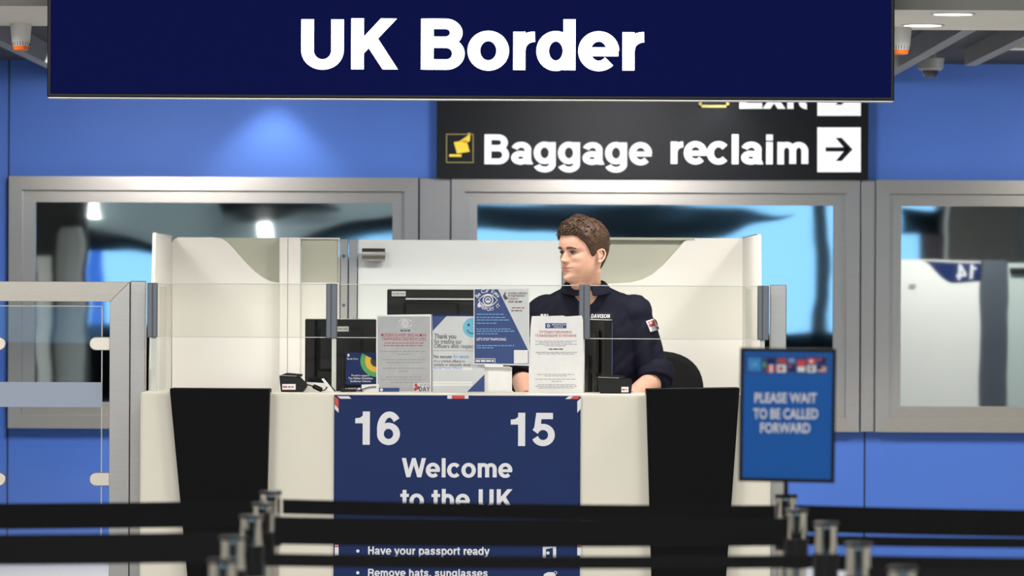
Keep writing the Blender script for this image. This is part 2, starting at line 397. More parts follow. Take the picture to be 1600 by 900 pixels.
def bold_text(mb, s, x0, x1, z0, cap, y, m, face=-1, italic=0.0, wt=0.012):
    polys = []; lay = []; x = 0.0
    for ch in s:
        w, items = G[ch]
        for kind, p in items:
            k = len(lay) and lay[-1] + 1
            if kind == 'p': polys.append([(x + a, b) for a, b in fatten(p, wt)]); lay.append(k)
            else:
                L, Q = ribbon(p, wt)
                for i in range(len(p) - 1): polys.append([(x + a, b) for a, b in (Q[i], Q[i + 1], L[i + 1], L[i])]); lay.append(k)
        x += w
    lo = min(a for p in polys for a, b in p); hi = max(a for p in polys for a, b in p)
    k = (x1 - x0) / (hi - lo)
    for p, ly in zip(polys, lay):
        q = [(x0 + (a + italic * b - lo) * k if face < 0 else x1 - (a - lo) * k, z0 + (b + wt) / (1 + 2 * wt) * cap) for a, b in p]
        if face < 0: mb.flat(q, y - 2e-5 * ly, m)
        else:
            n0 = len(mb.f); mb.flat(q, y + 2e-5 * ly, m); mb.f[n0] = mb.f[n0][::-1]
def bold_px(mb, s, px0, px1, ptop, pbase, y, m):
    c = (px0 + px1) / 2
    bold_text(mb, s, X(px0, y), X(px1, y), Z(pbase, y, c), (pbase - ptop) * y / F, y, m)

_cap = {}
def font_polys(s, off):
    c = bpy.data.curves.new('tmp', 'FONT'); c.body = s; c.size = 1; c.offset = off; c.resolution_u = 3
    o = bpy.data.objects.new('tmp', c); COL.objects.link(o)
    dg = bpy.context.evaluated_depsgraph_get()
    me = bpy.data.meshes.new_from_object(o.evaluated_get(dg))
    v = [(a.co.x, a.co.y) for a in me.vertices]; f = [list(p.vertices) for p in me.polygons]
    bpy.data.objects.remove(o); bpy.data.curves.remove(c); bpy.data.meshes.remove(me)
    return v, f
def fit_text(mb, s, px0, px1, ptop, pbase, y, m, off=0.0):
    if off not in _cap: _cap[off] = max(b for a, b in font_polys('H', off)[0])
    v, f = font_polys(s, off)
    lo = min(a for a, b in v); hi = max(a for a, b in v); c = (px0 + px1) / 2
    k = (X(px1, y) - X(px0, y)) / (hi - lo); kz = (pbase - ptop) * y / F / _cap[off]; z0 = Z(pbase, y, c)
    vs = [(X(px0, y) + (a - lo) * k, y, z0 + b * kz) for a, b in v]
    mb.add(vs, f, m)
def bars(mb, px0, px1, py, h, y, m, gap=1.2, centre=True):
    """a line of print too small to read: a row of word-length dashes"""
    x = px0
    while x < px1 - 1.5:
        w = min(random.uniform(3, 8), px1 - x)
        mb.rect(X(x, y), X(x + w, y), Z(py + h / 2, y, x), Z(py - h / 2, y, x), y, m); x += w + gap
def pxpoly(mb, pts, y, m): mb.flat([(W(a, b, y).x, W(a, b, y).z) for a, b in pts], y, m)
def pxrect(mb, a, b, c, d, y, m): pxpoly(mb, [(a, b), (c, b), (c, d), (a, d)], y, m)
def pxbox(mb, a, b, c, d, y0, y1, m):
    cx, cy = (a + c) / 2, (b + d) / 2
    return mb.box(X(a, y0), X(c, y0), y0, y1, Z(d, y0, cx), Z(b, y0, cx), m)
def pxprism(mb, pts, y0, y1, m): return mb.prism([(W(a, b, y0).x, W(a, b, y0).z) for a, b in pts], y0, y1, m)

# ================================================================== THE SETTING
YW = 31.0
ZC = Z(97, YW)                      # underside of the dark ceiling
mb = MB().box(-9, 9, -12, 31.4, -0.1, 0, M['floor']); struct('floor', mb)
mb = MB().box(-9, 9, 22.4, YW + 0.2, ZC, ZC + 0.1, M['dark_ceiling']); struct('ceiling', mb)
mb = MB().box(-9, 9, -12, 20.7, 3.62, 3.72, M['hall_ceiling']); struct('ceiling_hall', mb)
mb = MB().box(-9.2, -9, -12, 31.4, 0, 3.7, M['hall_wall']); struct('wall_left', mb)
mb = MB().box(9, 9.2, -12, 31.4, 0, 3.7, M['hall_wall']); struct('wall_right', mb)
# soffit over the booth with its front fascia
ys0, ys1 = 20.75, 22.35
zs = Z(44, ys1)
mb = MB().box(-9, 9, ys0, ys1, zs, zs + 0.06, M['soffit']).box(-9, 9, ys0 - 0.02, ys0, zs, 3.7, M['fascia']).box(-9, 9, ys1 - 0.03, ys1, zs + .06, 3.0, M['soffit'])
struct('trim_1', mb)
# windows: (outer left px, outer right px)
wins = [(15, 653), (705, 1342), (1367, 2010)]
zt, zb = Z(279, YW), Z(672, YW)
wall = MB()
xs = [-9.0]
for a, b in wins: xs += [X(a, YW), X(b, YW)]
xs.append(9.0)
for i in range(0, len(xs), 2): wall.box(xs[i], xs[i + 1], YW, YW + 0.2, zb, zt, M['blue_wall'])
wall.box(-9, 9, YW, YW + 0.2, 0.0, zb, M['blue_wall']).box(-9, 9, YW, YW + 0.2, zt, 3.7, M['blue_wall'])
struct('wall_back', wall)
mb = MB().box(-9, 9, YW - 0.02, YW, 0, 0.016, M['steel_h']); struct('baseboard_back', mb)
mb = MB()
for px in (13, 1352): mb.box(X(px - 1.2, YW), X(px + 1.2, YW), YW - 0.003, YW, 0.016, ZC, M['seam'])
struct('trim_2', mb)
# steel cladding of the piers between the windows
mb = MB().box(X(655, YW), X(703, YW), YW - 0.05, YW, zb, zt, M['steel']).box(X(1344, YW), X(1366, YW), YW - 0.05, YW, zb, zt, M['steel'])
struct('trim_3', mb, 0.004)

def mitred(mb, x0, x1, z0, z1, w, y0, y1, m_v, m_h):
    ix0, ix1, iz0, iz1 = x0 + w, x1 - w, z0 + w, z1 - w
    mb.prism([(x0, z1), (x1, z1), (ix1, iz1), (ix0, iz1)], y0, y1, m_h)
    mb.prism([(x0, z0), (x1, z0), (ix1, iz0), (ix0, iz0)], y0, y1, m_h)
    mb.prism([(x0, z0), (ix0, iz0), (ix0, iz1), (x0, z1)], y0, y1, m_v)
    mb.prism([(x1, z0), (ix1, iz0), (ix1, iz1), (x1, z1)], y0, y1, m_v)
px1 = YW / F
for i, (a, b) in enumerate(wins):
    mb = MB(); x0, x1 = X(a, YW), X(b, YW)
    w = 21 * px1
    mitred(mb, x0, x1, zb, zt, w, YW - 0.07, YW + 0.02, M['steel'], M['steel_h'])
    o = struct('window_%d' % (i + 1), mb, 0)
    o['label'] = ['steel framed mirrored window behind the left part of the booth', 'steel framed mirrored window behind the officer', 'steel framed mirrored window at the right edge of the photo'][i]
    mb = MB(); mitred(mb, x0 + w, x1 - w, zb + w, zt - w, 19 * px1, YW - 0.035, YW + 0.02, M['steel'], M['steel_h'])
    mb.build('inner_frame', o, 0)
    # the pane: one sheet, very slightly pillowed towards its clamped edges
    w2 = w + 17 * px1; gx0, gx1, gz0, gz1 = x0 + w2, x1 - w2, zb + w2, zt - w2
    nx, nz = 48, 32; vs = []; fs = []
    for j in range(nz + 1):
        for k in range(nx + 1):
            u, v = k / nx, j / nz
            vs.append((gx0 + (gx1 - gx0) * u, YW + 0.01, gz0 + (gz1 - gz0) * v))
    for j in range(nz):
        for k in range(nx): fs.append((j * (nx + 1) + k, j * (nx + 1) + k + 1, (j + 1) * (nx + 1) + k + 1, (j + 1) * (nx + 1) + k))
    g = MB().add(vs, fs, M['mirror']); g.build('pane', o, smooth=True)

# the hall behind the photographer, seen only mirrored in the windows
YF = -9.0
mb = MB().box(-9, 9, YF - 0.2, YF, 0, 0.95, M['black']).box(-9, 9, YF - 0.2, YF, 3.3, 3.7, M['hall_wall']).box(-9, -5.5, YF - 0.2, YF, 0.95, 3.3, M['hall_wall']).box(5.2, 9, YF - 0.2, YF, 0.95, 3.3, M['hall_wall'])
struct('wall_front', mb)
o = struct('window_4', MB().box(-5.5, 5.2, YF - 0.15, YF - 0.1, 0.95, 3.3, M['day']))
mb = MB().box(3.70, 3.88, YF - 0.1, YF + 0.05, 0.95, 3.3, M['mullion']).box(-1.6, -1.55, YF - 0.1, YF + 0.02, 0.95, 3.3, M['day'])
mb.build('mullion', o)
mb = MB().box(-5.19, -5.02, YF - 0.1, YF + 0.05, 0.95, 3.3, M['mull_blue_glow']); mb.build('mullion', o)
# unseen shapes added over the hall, curved to imitate dark forms warped in the panes
def hall_px(px, py, y): k = (2 * YW - y) / F; return ((px - 800) * k, H + (450 - py) * k)     # where a mirrored point stands
struct('trim_4', MB().prism([hall_px(a, c, -2.3) for a, c in spl([(735, 321), (860, 322), (1000, 325), (1150, 329), (1235, 334)], 5) + spl([(1235, 335), (1190, 346), (1130, 359), (1060, 370), (990, 371), (860, 363), (735, 352)], 5)], -2.4, -2.2, M['black']))
struct('trim_5', MB().prism([hall_px(a, c, -2.3) for a, c in spl([(335, 316), (440, 317), (530, 328), (470, 336), (420, 343), (345, 346)], 5)], -2.6, -2.5, M['black']))
struct('trim_6', MB().prism([hall_px(a, c, -2.3) for a, c in spl([(130, 362), (180, 372), (260, 384), (330, 380), (420, 377), (500, 360), (580, 342), (640, 334), (640, 362), (560, 376), (400, 392), (260, 402), (130, 395)], 5)], -2.75, -2.65, M['black']))
struct('trim_10', MB().prism([hall_px(a, c, -2.3) for a, c in ((110, 300), (650, 300), (650, 362), (560, 376), (400, 390), (260, 400), (110, 388))], -2.95, -2.85, M['teal']))
for pts in ([(398, 346), (420, 344), (428, 368), (404, 370)], [(131, 317), (148, 317), (156, 342), (137, 338)]):
    o = MB().prism([hall_px(a, c, -2.3) for a, c in pts], -2.44, -2.42, M['lamp']).build('ceiling_lamp', None); o['kind'] = 'structure'
# beams under the dark ceiling
zbm = 2.585
beams = [(-2.33, 22.5, 30.95), (1.93, 22.5, 30.95), (2.28, 22.5, 29.1)]
for i, (bx, y0, y1) in enumerate(beams):
    side = 0.05 if bx > 0 else -0.05
    mb = MB().box(min(bx, bx + side * 1.2), max(bx, bx + side * 1.2), y0, y1, zbm + (.018 if i == 2 else 0), ZC, M['beam'])
    struct('ceiling_beam_%d' % (i + 1), mb)
struct('ceiling_beam_4', MB().box(2.345, 9, 27.0, 27.25, zbm + 0.02, ZC, M['soffit']))

# ================================================================== BOOTH FURNITURE
YC = 21.5
xl, xr = X(219, YC), X(1206, YC)
ZT = Z(615, YC)                   # counter top
counter = thing('counter', 'cream passport control counter with two black tapered panels and a navy welcome board', 'counter', ((xl + xr) / 2, YC + 0.2, 0))
MB().box(xl, xr, YC, YC + 0.34, 0, ZT, M['cream']).build('body', counter, 0.012)
ZD = ZT - 0.06
MB().box(xl + 0.03, xr - 0.03, YC + 0.345, 22.16, ZD - 0.03, ZD, M['cream']).build('worktop', counter, 0.004)
for x in (xl + 0.05, xr - 0.08): MB().box(x, x + 0.03, YC + 0.345, 22.14, 0.33, ZD - 0.03, M['cream']).build('support_panel', counter)
yb = YC - 0.09
for pts in ([(265, 607), (421, 608), (409, 1075), (309, 1075)], [(1010, 608), (1156, 606), (1122, 1075), (1023, 1075)]):
    mb = MB(); pxprism(mb, pts, yb, YC + 0.10, M['black']); mb.build('black_panel', counter, 0.004)
yp = YC - 0.012
board = MB(); pxbox(board, 523, 618, 908, 1010, yp, YC - 0.001, M['navy']); board = board.build('welcome_board', counter)
yq = yp - 0.0012
for s, a, b, t, c, nm in (('16', 556, 626, 643, 695, 'number'), ('15', 799, 868, 645, 697, 'number'), ('Welcome', 629, 802, 716, 746, 'lettering'), ('to the UK', 627, 803, 764, 795, 'lettering'), ('Have your passport ready', 577, 767, 854, 867, 'lettering'), ('Remove hats, sunglasses', 577, 764, 889, 901, 'lettering')):
    L = MB(); bold_px(L, s, a, b, t, c, yq, M['print_white'])
    if t > 800: L.disc(X(561, yq), Z(c - 6, yq, 561), 0.006, 0.006, yq, M['print_white'])
    L.build(nm, board)
A = MB()
pxpoly(A, [(523, 619), (529, 624), (529, 639), (523, 631)], yq, M['flag_red']); pxpoly(A, [(523, 632), (529, 639), (529, 645), (523, 639)], yq, M['print_white'])
pxpoly(A, [(527, 619), (545, 619), (549, 623), (532, 623)], yq, M['print_white'])
pxrect(A, 699, 618, 732, 623, yq, M['print_white']); pxrect(A, 706, 618, 726, 623, yq - .0005, M['flag_red'])
pxpoly(A, [(889, 619), (896, 619), (891, 623.5), (883, 623.5)], yq, M['print_white']); pxpoly(A, [(897, 619), (907, 619), (903, 623.5), (892, 623.5)], yq, M['flag_red'])
pxpoly(A, [(902, 627), (908, 622), (908, 638), (902, 645)], yq, M['print_white'])
for a in (523, 902):
    pxrect(A, a, 851, a + 6, 868, yq, M['print_white']); pxrect(A, a, 853, a + 6, 855, yq - .0005, M['flag_red'])
pxrect(A, 848, 854, 869, 876, yq, M['print_white']); pxpoly(A, [(853, 858), (864, 856), (864, 872), (853, 872)], yq - .0005, M['navy']); A.disc(X(858, yq), Z(864, yq, 858), .006, .006, yq - .001, M['print_white'])
pxpoly(A, [(848, 905), (850, 897), (856, 894), (864, 894), (868, 898), (869, 905)], yq, M['print_white']); A.ring(X(870, yq), Z(895, yq, 870), .004, .006, yq, M['print_white'])
A.build('flag_pattern', board)

# floor of the booth, raised so that officers sit at eye level with the queue
struct('floor_platform', MB().box(xl + 0.02, xr - 0.02, YC + 0.36, 23.55, 0, 0.33, M['floor']))

# rear partition of the booth
YR = 23.4
zrt = Z(370, YR)
part_l = thing('partition', 'white booth partition with a wave-shaped frosted pane, left of the white door', 'partition', (X(400, YR), YR, 0.33))
solid = [(268, 1000), (268, 381), (271, 374), (278, 370.5), (332, 370.5), (345, 372), (354, 377), (364, 387), (385, 411), (398, 424), (410, 433), (422, 439), (437, 441.5), (437, 1000)]
def down(pts): return [(W(a, b, YR).x, W(a, b, YR).z if b < 900 else 0.33) for a, b in pts]
MB().prism(down(solid), YR, YR + 0.03, M['white_pan']).build('panel', part_l, 0.003)
mb = MB(); pxbox(mb, 300, 371.5, 437, 450, YR + 0.031, YR + 0.04, M['frost']); mb.build('frosted_pane', part_l)
mb = MB().box(X(437, YR), X(470, YR), YR - 0.05, YR + 0.04, 0.33, Z(371, YR, 455), M['white_pan']); mb.build('mullion', part_l, 0.004)
MB().box(X(450, YR), X(450.8, YR), YR - 0.0515, YR - 0.05, 0.5, Z(372, YR, 455), M['print_grey']).build('joint_line', part_l)
mb = MB().box(X(470, YR), X(531, YR), YR, YR + 0.03, 0.33, Z(443, YR, 500), M['white_pan']); mitred(mb, X(468, YR), X(531, YR), Z(444, YR, 500), Z(371.5, YR, 500), 0.006, YR - 0.004, YR + 0.03, M['white_pan'], M['white_pan']); mb.build('panel', part_l, 0.002)
mb = MB(); pxbox(mb, 471, 373, 528, 443, YR + 0.008, YR + 0.02, M['frost']); mb.build('frosted_pane', part_l)
# side walls of the booth
def side_wall(name, x0, x1, y_top, label):
    t = thing(name, label, 'partition', ((x0 + x1) / 2, 22.75, 0))
    n = 10
    pts = [(y_top - 0.20, 0), (y_top - 0.19, 1.15), (y_top - 0.01, zrt - 0.05)]
    for k in range(n + 1):
        a = R(180 - 90 * k / n); pts.append((y_top + 0.025 + 0.03 * math.cos(a), zrt - 0.03 + 0.03 * math.sin(a)))
    pts += [(23.44, zrt), (23.44, 0)]
    vs = [(x0, y, z) for y, z in pts] + [(x1, y, z) for y, z in pts]; m = len(pts)
    fs = [tuple(range(m)), tuple(range(2 * m - 1, m - 1, -1))] + [(i, m + i, m + (i + 1) % m, (i + 1) % m) for i in range(m)]
    MB().add(vs, fs, M['white_pan']).build('panel', t, 0.002)
    MB().box(x0, x1, y_top + 0.03, 23.44, zrt, zrt + 0.003, M['steel']).build('top_trim', t)
side_wall('side_partition', X(268, YR) - 0.014, X(268, YR), 22.36, 'white side partition at the left end of the booth')
side_wall('side_partition', X(1160, YR), X(1160, YR) + 0.014, 21.98, 'white side partition at the right end of the booth')
# door
door = thing('door', 'white flat door behind the officer with a steel hinge plate on its left', 'door', (X(700, YR), YR, 0.33))
MB().box(X(559, YR), X(878, YR), YR, YR + 0.03, 0.34, Z(375, YR, 700), M['white_door']).build('leaf', door, 0.003)
for a, b in ((532, 543.5), (545, 558)):
    hp = MB().box(X(a, YR), X(b, YR), YR - 0.012, YR + 0.03, 0.34, Z(373.5, YR, 545), M['steel']).build('hinge_plate', door, 0.002)
    if a < 540:
        for py in (400, 477, 560):
            c = W(537, py, YR - 0.012); MB().tube([(c.x, YR - 0.012, c.z), (c.x, YR - 0.016, c.z)], 0.007, M['alu'], 16).build('screw', hp, smooth=True)
MB().box(X(879, YR), X(884, YR), YR - 0.01, YR + 0.03, 0.34, Z(376, YR, 880), M['steel']).build('edge_plate', door)
hz = Z(398, YR, 585)
kn = MB().tube([(X(566, YR), YR - 0.04, hz), (X(602, YR), YR - 0.04, hz)], 0.026, M['steel'], 28).build('handle', door, smooth=True)
MB().tube([(X(572, YR), YR - 0.04, hz), (X(572, YR), YR, hz)], 0.010, M['steel'], 16).build('spindle', kn, smooth=True)
# right partition
part_r = thing('partition', 'white booth partition with a wave-shaped frosted pane, right of the officer', 'partition', (X(1020, YR), YR, 0.33))
solid = [(885, 1000), (885, 443.5), (955, 443), (985, 441.5), (1003, 437), (1020, 428), (1038, 412), (1056, 392), (1068, 378), (1076, 373.5), (1085, 372), (1161, 372), (1161, 1000)]
MB().prism(down(solid), YR, YR + 0.03, M['white_pan']).build('panel', part_r, 0.003)
mb = MB(); pxbox(mb, 885, 371.5, 1110, 452, YR + 0.031, YR + 0.04, M['frost']); mb.build('frosted_pane', part_r)
mb = MB(); pxbox(mb, 885, 371, 1085, 375, YR - 0.003, YR + 0.03, M['frost']); mb.build('top_rail', part_r)

# glass screens on the counter
YG = 21.70
scr = thing('counter_screen', 'clear glass screen in grey clamp posts along the counter top', 'glass screen', (X(700, YG), YG, ZT))
zg1, zg0 = Z(446, YG), Z(528, YG)
def tilt(p, a=R(3.6)):               # the panes lean back a little in their clamps
    m = (zg0 + zg1) / 2 - ZT
    p.matrix_local = Matrix.Translation((0, 0, m)) @ Matrix.Rotation(-a, 4, 'X') @ Matrix.Translation((0, 0, -m))
for a, b in ((246, 511), (526, 906), (921, 1184)):
    p = MB().box(X(a, YG), X(b, YG), YG, YG + 0.010, zg0, zg1, M['glass']).build('pane', scr)
    e = MB().box(X(a, YG), X(b, YG), YG - .0005, YG + 0.0105, zg1, zg1 + 0.0025, M['glass_edge']).box(X(a, YG), X(b, YG), YG - .0005, YG + 0.0105, zg0 - 0.0025, zg0, M['glass_edge'])
    e.build('polished_edge', p); tilt(p)
for a, b in ((231, 246), (510, 527), (905, 922), (1184, 1201)):
    cl = MB().box(X(a, YG), X(b, YG), YG - 0.03, YG + 0.04, zg0 - 0.004, zg1 + 0.004, M['alu']).build('clamp_post', scr, 0.003)
    MB().box(X(a + 6.5, YG - .03), X(a + 8.5, YG - .03), YG - 0.0308, YG - 0.029, zg0 - 0.003, zg1 + 0.003, M['alu_dark']).build('groove', cl)
for a, b in ((237, 245), (519, 526), (908, 914), (1187, 1195)):
    fn = MB().box(X(a, YG), X(b, YG), YG - 0.012, YG + 0.12, ZT + .001, zg0 - 0.004, M['glass']).build('fin', scr)
    MB().box(X(a, YG), X(b, YG), YG - 0.0135, YG - 0.0125, ZT + .001, zg0 - 0.004, M['glass_edge']).build('polished_edge', fn)
# two glass returns that close the ends of the counter
for a in (246, 1172):
    MB().box(X(a, YG), X(a, YG) + 0.010, YG + 0.13, 22.10, ZT + .001, zg1 - 0.01, M['glass']).build('end_pane', scr)

# steel gate left of the booth
YS = 21.875
gate = thing('gate', 'brushed steel gate with a clear glass panel left of the counter', 'gate', (X(76, YS), YS, 0))
zg = Z(440, YS, 90)
mb = MB()
gx0, gx1 = X(-54, YS), X(203.5, YS); gw = 31 * YS / F; gz0 = 0.08
mitred(mb, gx0, gx1, gz0, zg, gw, YS - 0.03, YS + 0.03, M['steel'], M['steel_h']); mb.build('frame', gate, 0.001)
gp = MB().box(X(-12, YS), X(160, YS), YS - 0.005, YS + 0.005, Z(880, YS, 80), Z(478, YS, 80), M['glass_gate']).build('glass_panel', gate)
MB().box(X(-12, YS), X(160, YS), YS - 0.0075, YS - 0.0055, Z(636, YS, 80), Z(597, YS, 80), M['frost_band']).build('frosted_band', gp)
MB().box(X(159, YS), X(160.6, YS), YS - 0.0055, YS + 0.0055, Z(880, YS, 80), Z(478, YS, 80), M['glass_edge']).box(X(-12, YS), X(160, YS), YS - 0.0055, YS + 0.0055, Z(478.8, YS, 80), Z(477.5, YS, 80), M['glass_edge']).build('polished_edge', gp)
for py in (537, 749):
    for side in (0, 1):
        n = 12; r = 10.5
        if side: pts = [(172.5, py - r)] + [(150 - r * math.sin(math.pi * k / n), py - r * math.cos(math.pi * k / n)) for k in range(n + 1)] + [(172.5, py + r)]
        else: pts = [(-24, py - r)] + [(-2 + r * math.sin(math.pi * k / n), py - r * math.cos(math.pi * k / n)) for k in range(n + 1)] + [(-24, py + r)]
        mb = MB(); pxprism(mb, pts, YS - 0.016, YS + 0.016, M['clamp']); mb.build('clamp', gate, 0.003, smooth=False)
for a, b, lab in ((204.5, 228.5, 'square brushed steel post between the glass gate and the counter'), (1203, 1228.5, 'square brushed steel post at the right end of the counter')):
    t = thing('steel_post', lab, 'post', (X((a + b) / 2, YS), YS, 0))
    MB().box(X(a, YS), X(b, YS), YS - 0.03, YS + 0.03, 0.012, Z(439 if a < 500 else 445, YS, a), M['steel']).build('tube', t, 0.003)
    MB().box(X(a - 1, YS), X(b + 1, YS), YS - 0.04, YS + 0.04, 0, 0.012, M['steel']).build('base_plate', t)

# ================================================================== SIGNS
# big lit sign over the counter
YU = 20.45
sign = thing('overhead_sign', 'wide navy lit overhead sign reading UK Border in white letters', 'sign', (X(734, YU), YU, Z(155, YU)))
sx0, sx1, sz0, sz1 = X(72, YU), X(1396, YU), Z(154.5, YU, 734), 2.80
mb = MB().box(sx0, sx1, YU, YU + 0.14, sz0, sz1, M['sign_black']); mb.build('housing', sign, 0.004)
MB().box(sx0 + 0.012, sx1 - 0.012, YU - 0.004, YU - 0.0005, sz0 + 0.012, sz1 - 0.012, M['led_navy']).build('display_panel', sign)
MB().box(sx0 + 0.004, sx1 - 0.004, YU - 0.002, YU + 0.1, sz0 - 0.004, sz0 - 0.0005, M['steel']).build('edge_strip', sign)
L = MB(); yl = YU - 0.0055
bold_text(L, 'UK Border', X(469, yl), X(1005, yl), Z(109, yl, 737), 79.5 * yl / F, yl, M['led_white'], wt=0.024); L.build('lettering', sign)
for x in (sx0 + 0.4, sx1 - 0.4): MB().tube([(x, YU + 0.07, sz1), (x, YU + 0.07, 3.62)], 0.02, M['steel'], 12).build('hanger', sign, smooth=True)

# black direction sign on the back wall
YB = 30.9
bs = thing('direction_sign', 'black direction sign on the blue wall reading Baggage reclaim with arrows', 'sign', (X(1018, YB), YB, Z(279, YB)))
zb0, zb1 = Z(280, YB, 1018), 2.66
MB().box(X(681, YB), X(1356, YB), YB, YW - 0.001, zb0, zb1, M['sign_black']).build('board', bs, 0.003)
yl = YB - 0.002
for s, a, b, c, e in (('Baggage', 756, 1018, 257, 880), ('reclaim', 1047, 1262, 256.5, 1150), ('Exit', 1154, 1263, 170, 1200)):
    L = MB(); bold_text(L, s, X(a, yl), X(b, yl), Z(c, yl, e), 46.5 * yl / F, yl, M['sign_white'], wt=.018); L.build('lettering', bs)
for dy in (0, -88):
    t = MB(); pxrect(t, 1277, 199 + dy, 1345, 269 + dy, yl, M['sign_white']); t = t.build('arrow_tile', bs)
    a = MB(); yy = yl - 0.002; cy = 233.5 + dy
    pxrect(a, 1290, cy - 3.2, 1324, cy + 3.2, yy, M['sign_black'])
    pxpoly(a, [(1306, cy - 18), (1315, cy - 18), (1332, cy), (1315, cy + 18), (1306, cy + 18), (1321, cy)], yy, M['sign_black']); a.build('arrow', t)
p = MB(); pxrect(p, 712, 208, 722, 213, yl, M['sign_black'])
pxpoly(p, [(709, 222), (729, 219), (734, 237), (714, 240)], yl, M['sign_yellow']); pxpoly(p, [(717, 221), (731, 212), (731, 208), (735, 208), (734, 221), (727, 223)], yl, M['sign_yellow']); pxrect(p, 702, 241, 721, 245, yl, M['sign_yellow'])
for a, b, c, d in ((697, 209, 740, 210.5), (697, 253, 740, 254.5), (697, 209, 698.5, 254), (738.5, 209, 740, 254)): pxrect(p, a, b, c, d, yl - .001, M['sign_outline'])
p.build('pictogram', bs); p = MB()
for a, b, c, d in ((1092, 125, 1096, 168), (1135, 125, 1139, 168), (1092, 164, 1139, 168)): pxrect(p, a, b, c, d, yl, M['sign_outline'])
p.build('pictogram', bs)

# queue sign on a barrier post
YQ = 13.2
qs = thing('queue_sign', 'blue framed sign reading PLEASE WAIT TO BE CALLED FORWARD above a post', 'sign', (X(1230, YQ), YQ, Z(785, YQ)))
q = lambda a, b: (W(a, b, YQ).x, W(a, b, YQ).z)
MB().prism([q(1157, 543), (q(1307, 545)), q(1304, 755), q(1154, 752)], YQ, YQ + 0.02, M['plastic']).build('frame', qs, 0.002)
pan = MB(); pxpoly(pan, [(1163, 549), (1301, 551), (1298, 749), (1160, 746)], YQ - 0.001, M['wait_blue']); pan = pan.build('poster', qs)
yl = YQ - 0.002
for s, a, b, t, bs_ in (('PLEASE WAIT', 1180, 1277, 614, 629), ('TO BE CALLED', 1178, 1279, 638.5, 654), ('FORWARD', 1189, 1267, 661, 676)):
    L = MB(); fit_text(L, s, a, b, t, bs_, yl, M['print_white'], 0.022); L.build('lettering', pan)
A = MB(); pxrect(A, 1166, 557, 1294, 583, yl, M['print_blue'])
y2 = yl - .0006; y3 = y2 - .0006
pxrect(A, 1169, 559, 1189, 580, y2, mat('icon_blue', (0.02, 0.22, 0.62), 0.4)); fit_text(A, 'UK', 1172, 1186, 566, 573, y3, M['print_cyan'], 0.01)
pxrect(A, 1192, 566, 1196, 574, y2, M['print_green'])
pxrect(A, 1215, 560, 1228, 568, y2, M['print_red']); pxrect(A, 1214, 570, 1228, 582, y2, M['print_white']); A.disc(X(1221, y3), Z(576, y3, 1221), .005, .005, y3, M['print_red'])
pxrect(A, 1199, 570, 1211, 582, y2, M['flag_red']); pxrect(A, 1203, 570, 1207, 582, y3, M['print_white'])
pxrect(A, 1199, 560, 1211, 568, y2, M['navy']); pxrect(A, 1232, 560, 1242, 567, y2, M['print_mid']); pxrect(A, 1232, 564, 1242, 565.5, y3, M['print_red']); pxrect(A, 1232, 571, 1242, 580, y2, M['navy']); pxrect(A, 1232, 571, 1237, 575, y3, M['print_red'])
pxrect(A, 1246, 563, 1258, 573, y2, M['flag_red']); pxrect(A, 1246, 573, 1258, 581, y2, M['print_white'])
pxrect(A, 1261, 560, 1275, 569, y2, M['flag_red']); A.disc(X(1268, y3), Z(564.5, y3, 1268), .004, .004, y3, M['print_white'])
pxrect(A, 1261, 571, 1275, 582, y2, M['print_white']); A.ring(X(1268, y3), Z(576.5, y3, 1268), .002, .005, y3, M['print_dark'])
pxrect(A, 1278, 560, 1290, 568, y2, M['navy']); pxrect(A, 1278, 560, 1284, 564, y3, M['print_red'])
pxrect(A, 1278, 572, 1291, 582, y2, M['print_white'])
for k in range(3): pxrect(A, 1278, 572 + 4 * k, 1291, 574 + 4 * k, y3, M['print_red'])
pxrect(A, 1278, 572, 1284, 577, y3 - .0005, M['navy'])
A.build('flag_row', pan)
MB().box(X(1226, YQ), X(1233, YQ), YQ + 0.002, YQ + 0.016, Z(772, YQ, 1230), Z(752, YQ, 1230), M['plastic']).build('stem', qs)

# ================================================================== QUEUE BARRIERS
def make_post(x, y):
    t = thing('barrier_post', '', 'barrier post', (x, y, 0), 'chrome barrier posts of the queue')
    MB().lathe(x, y, [(0.16, 0), (0.16, 0.012), (0.15, 0.022), (0.05, 0.035), (0.03, 0.04)], M['plastic'], 40).build('base', t, smooth=True)
    MB().lathe(x, y, [(0.021, 0.036), (0.021, 0.875)], M['chrome'], 32).build('tube', t, smooth=True)
    MB().lathe(x, y, [(0.025, 0.872), (0.0255, 0.875), (0.0255, 0.877), (0.0255, 0.931), (0.0255, 0.933), (0.025, 0.936)], M['plastic'], 32).build('belt_cassette', t, smooth=True)
    MB().lathe(x, y, [(0.0235, 0.936), (0.0235, 0.938), (0.0235, 0.987), (0.0235, 0.9885), (0.0225, 0.996)], M['chrome'], 32).build('collar', t, smooth=True)
    MB().lathe(x, y, [(0.0265, 0.992), (0.0265, 0.998), (0.024, 1.0)], M['plastic'], 32).build('cap', t, smooth=True)
    return t
LP = [(424, 677), (413, 716), (395, 757), (366, 828), (350, 904)]
RP = [(1230, 681), (1246, 729), (1292, 772), (1343, 840), (1412, 919)]
ordn = ['farthest', 'second farthest', 'middle', 'second nearest', 'nearest']
proto = None; posts = []
for row, side in ((LP, 'left'), (RP, 'right')):
    for k, (px, s) in enumerate(row):
        y = F / s; x = X(px, y)
        if side == 'right' and k == 0: y = YQ; x = X(1230, YQ) + 0.0
        if proto is None: proto = make_post(x, y); t = proto
        else: t = dup(proto, None, (x, y, 0))
        t['label'] = 'black and chrome barrier post, %s of the five in the %s row' % (ordn[k], side)
        if side == 'right' and k == 0: t['label'] = 'barrier post that carries the blue PLEASE WAIT sign'
        posts.append(t)
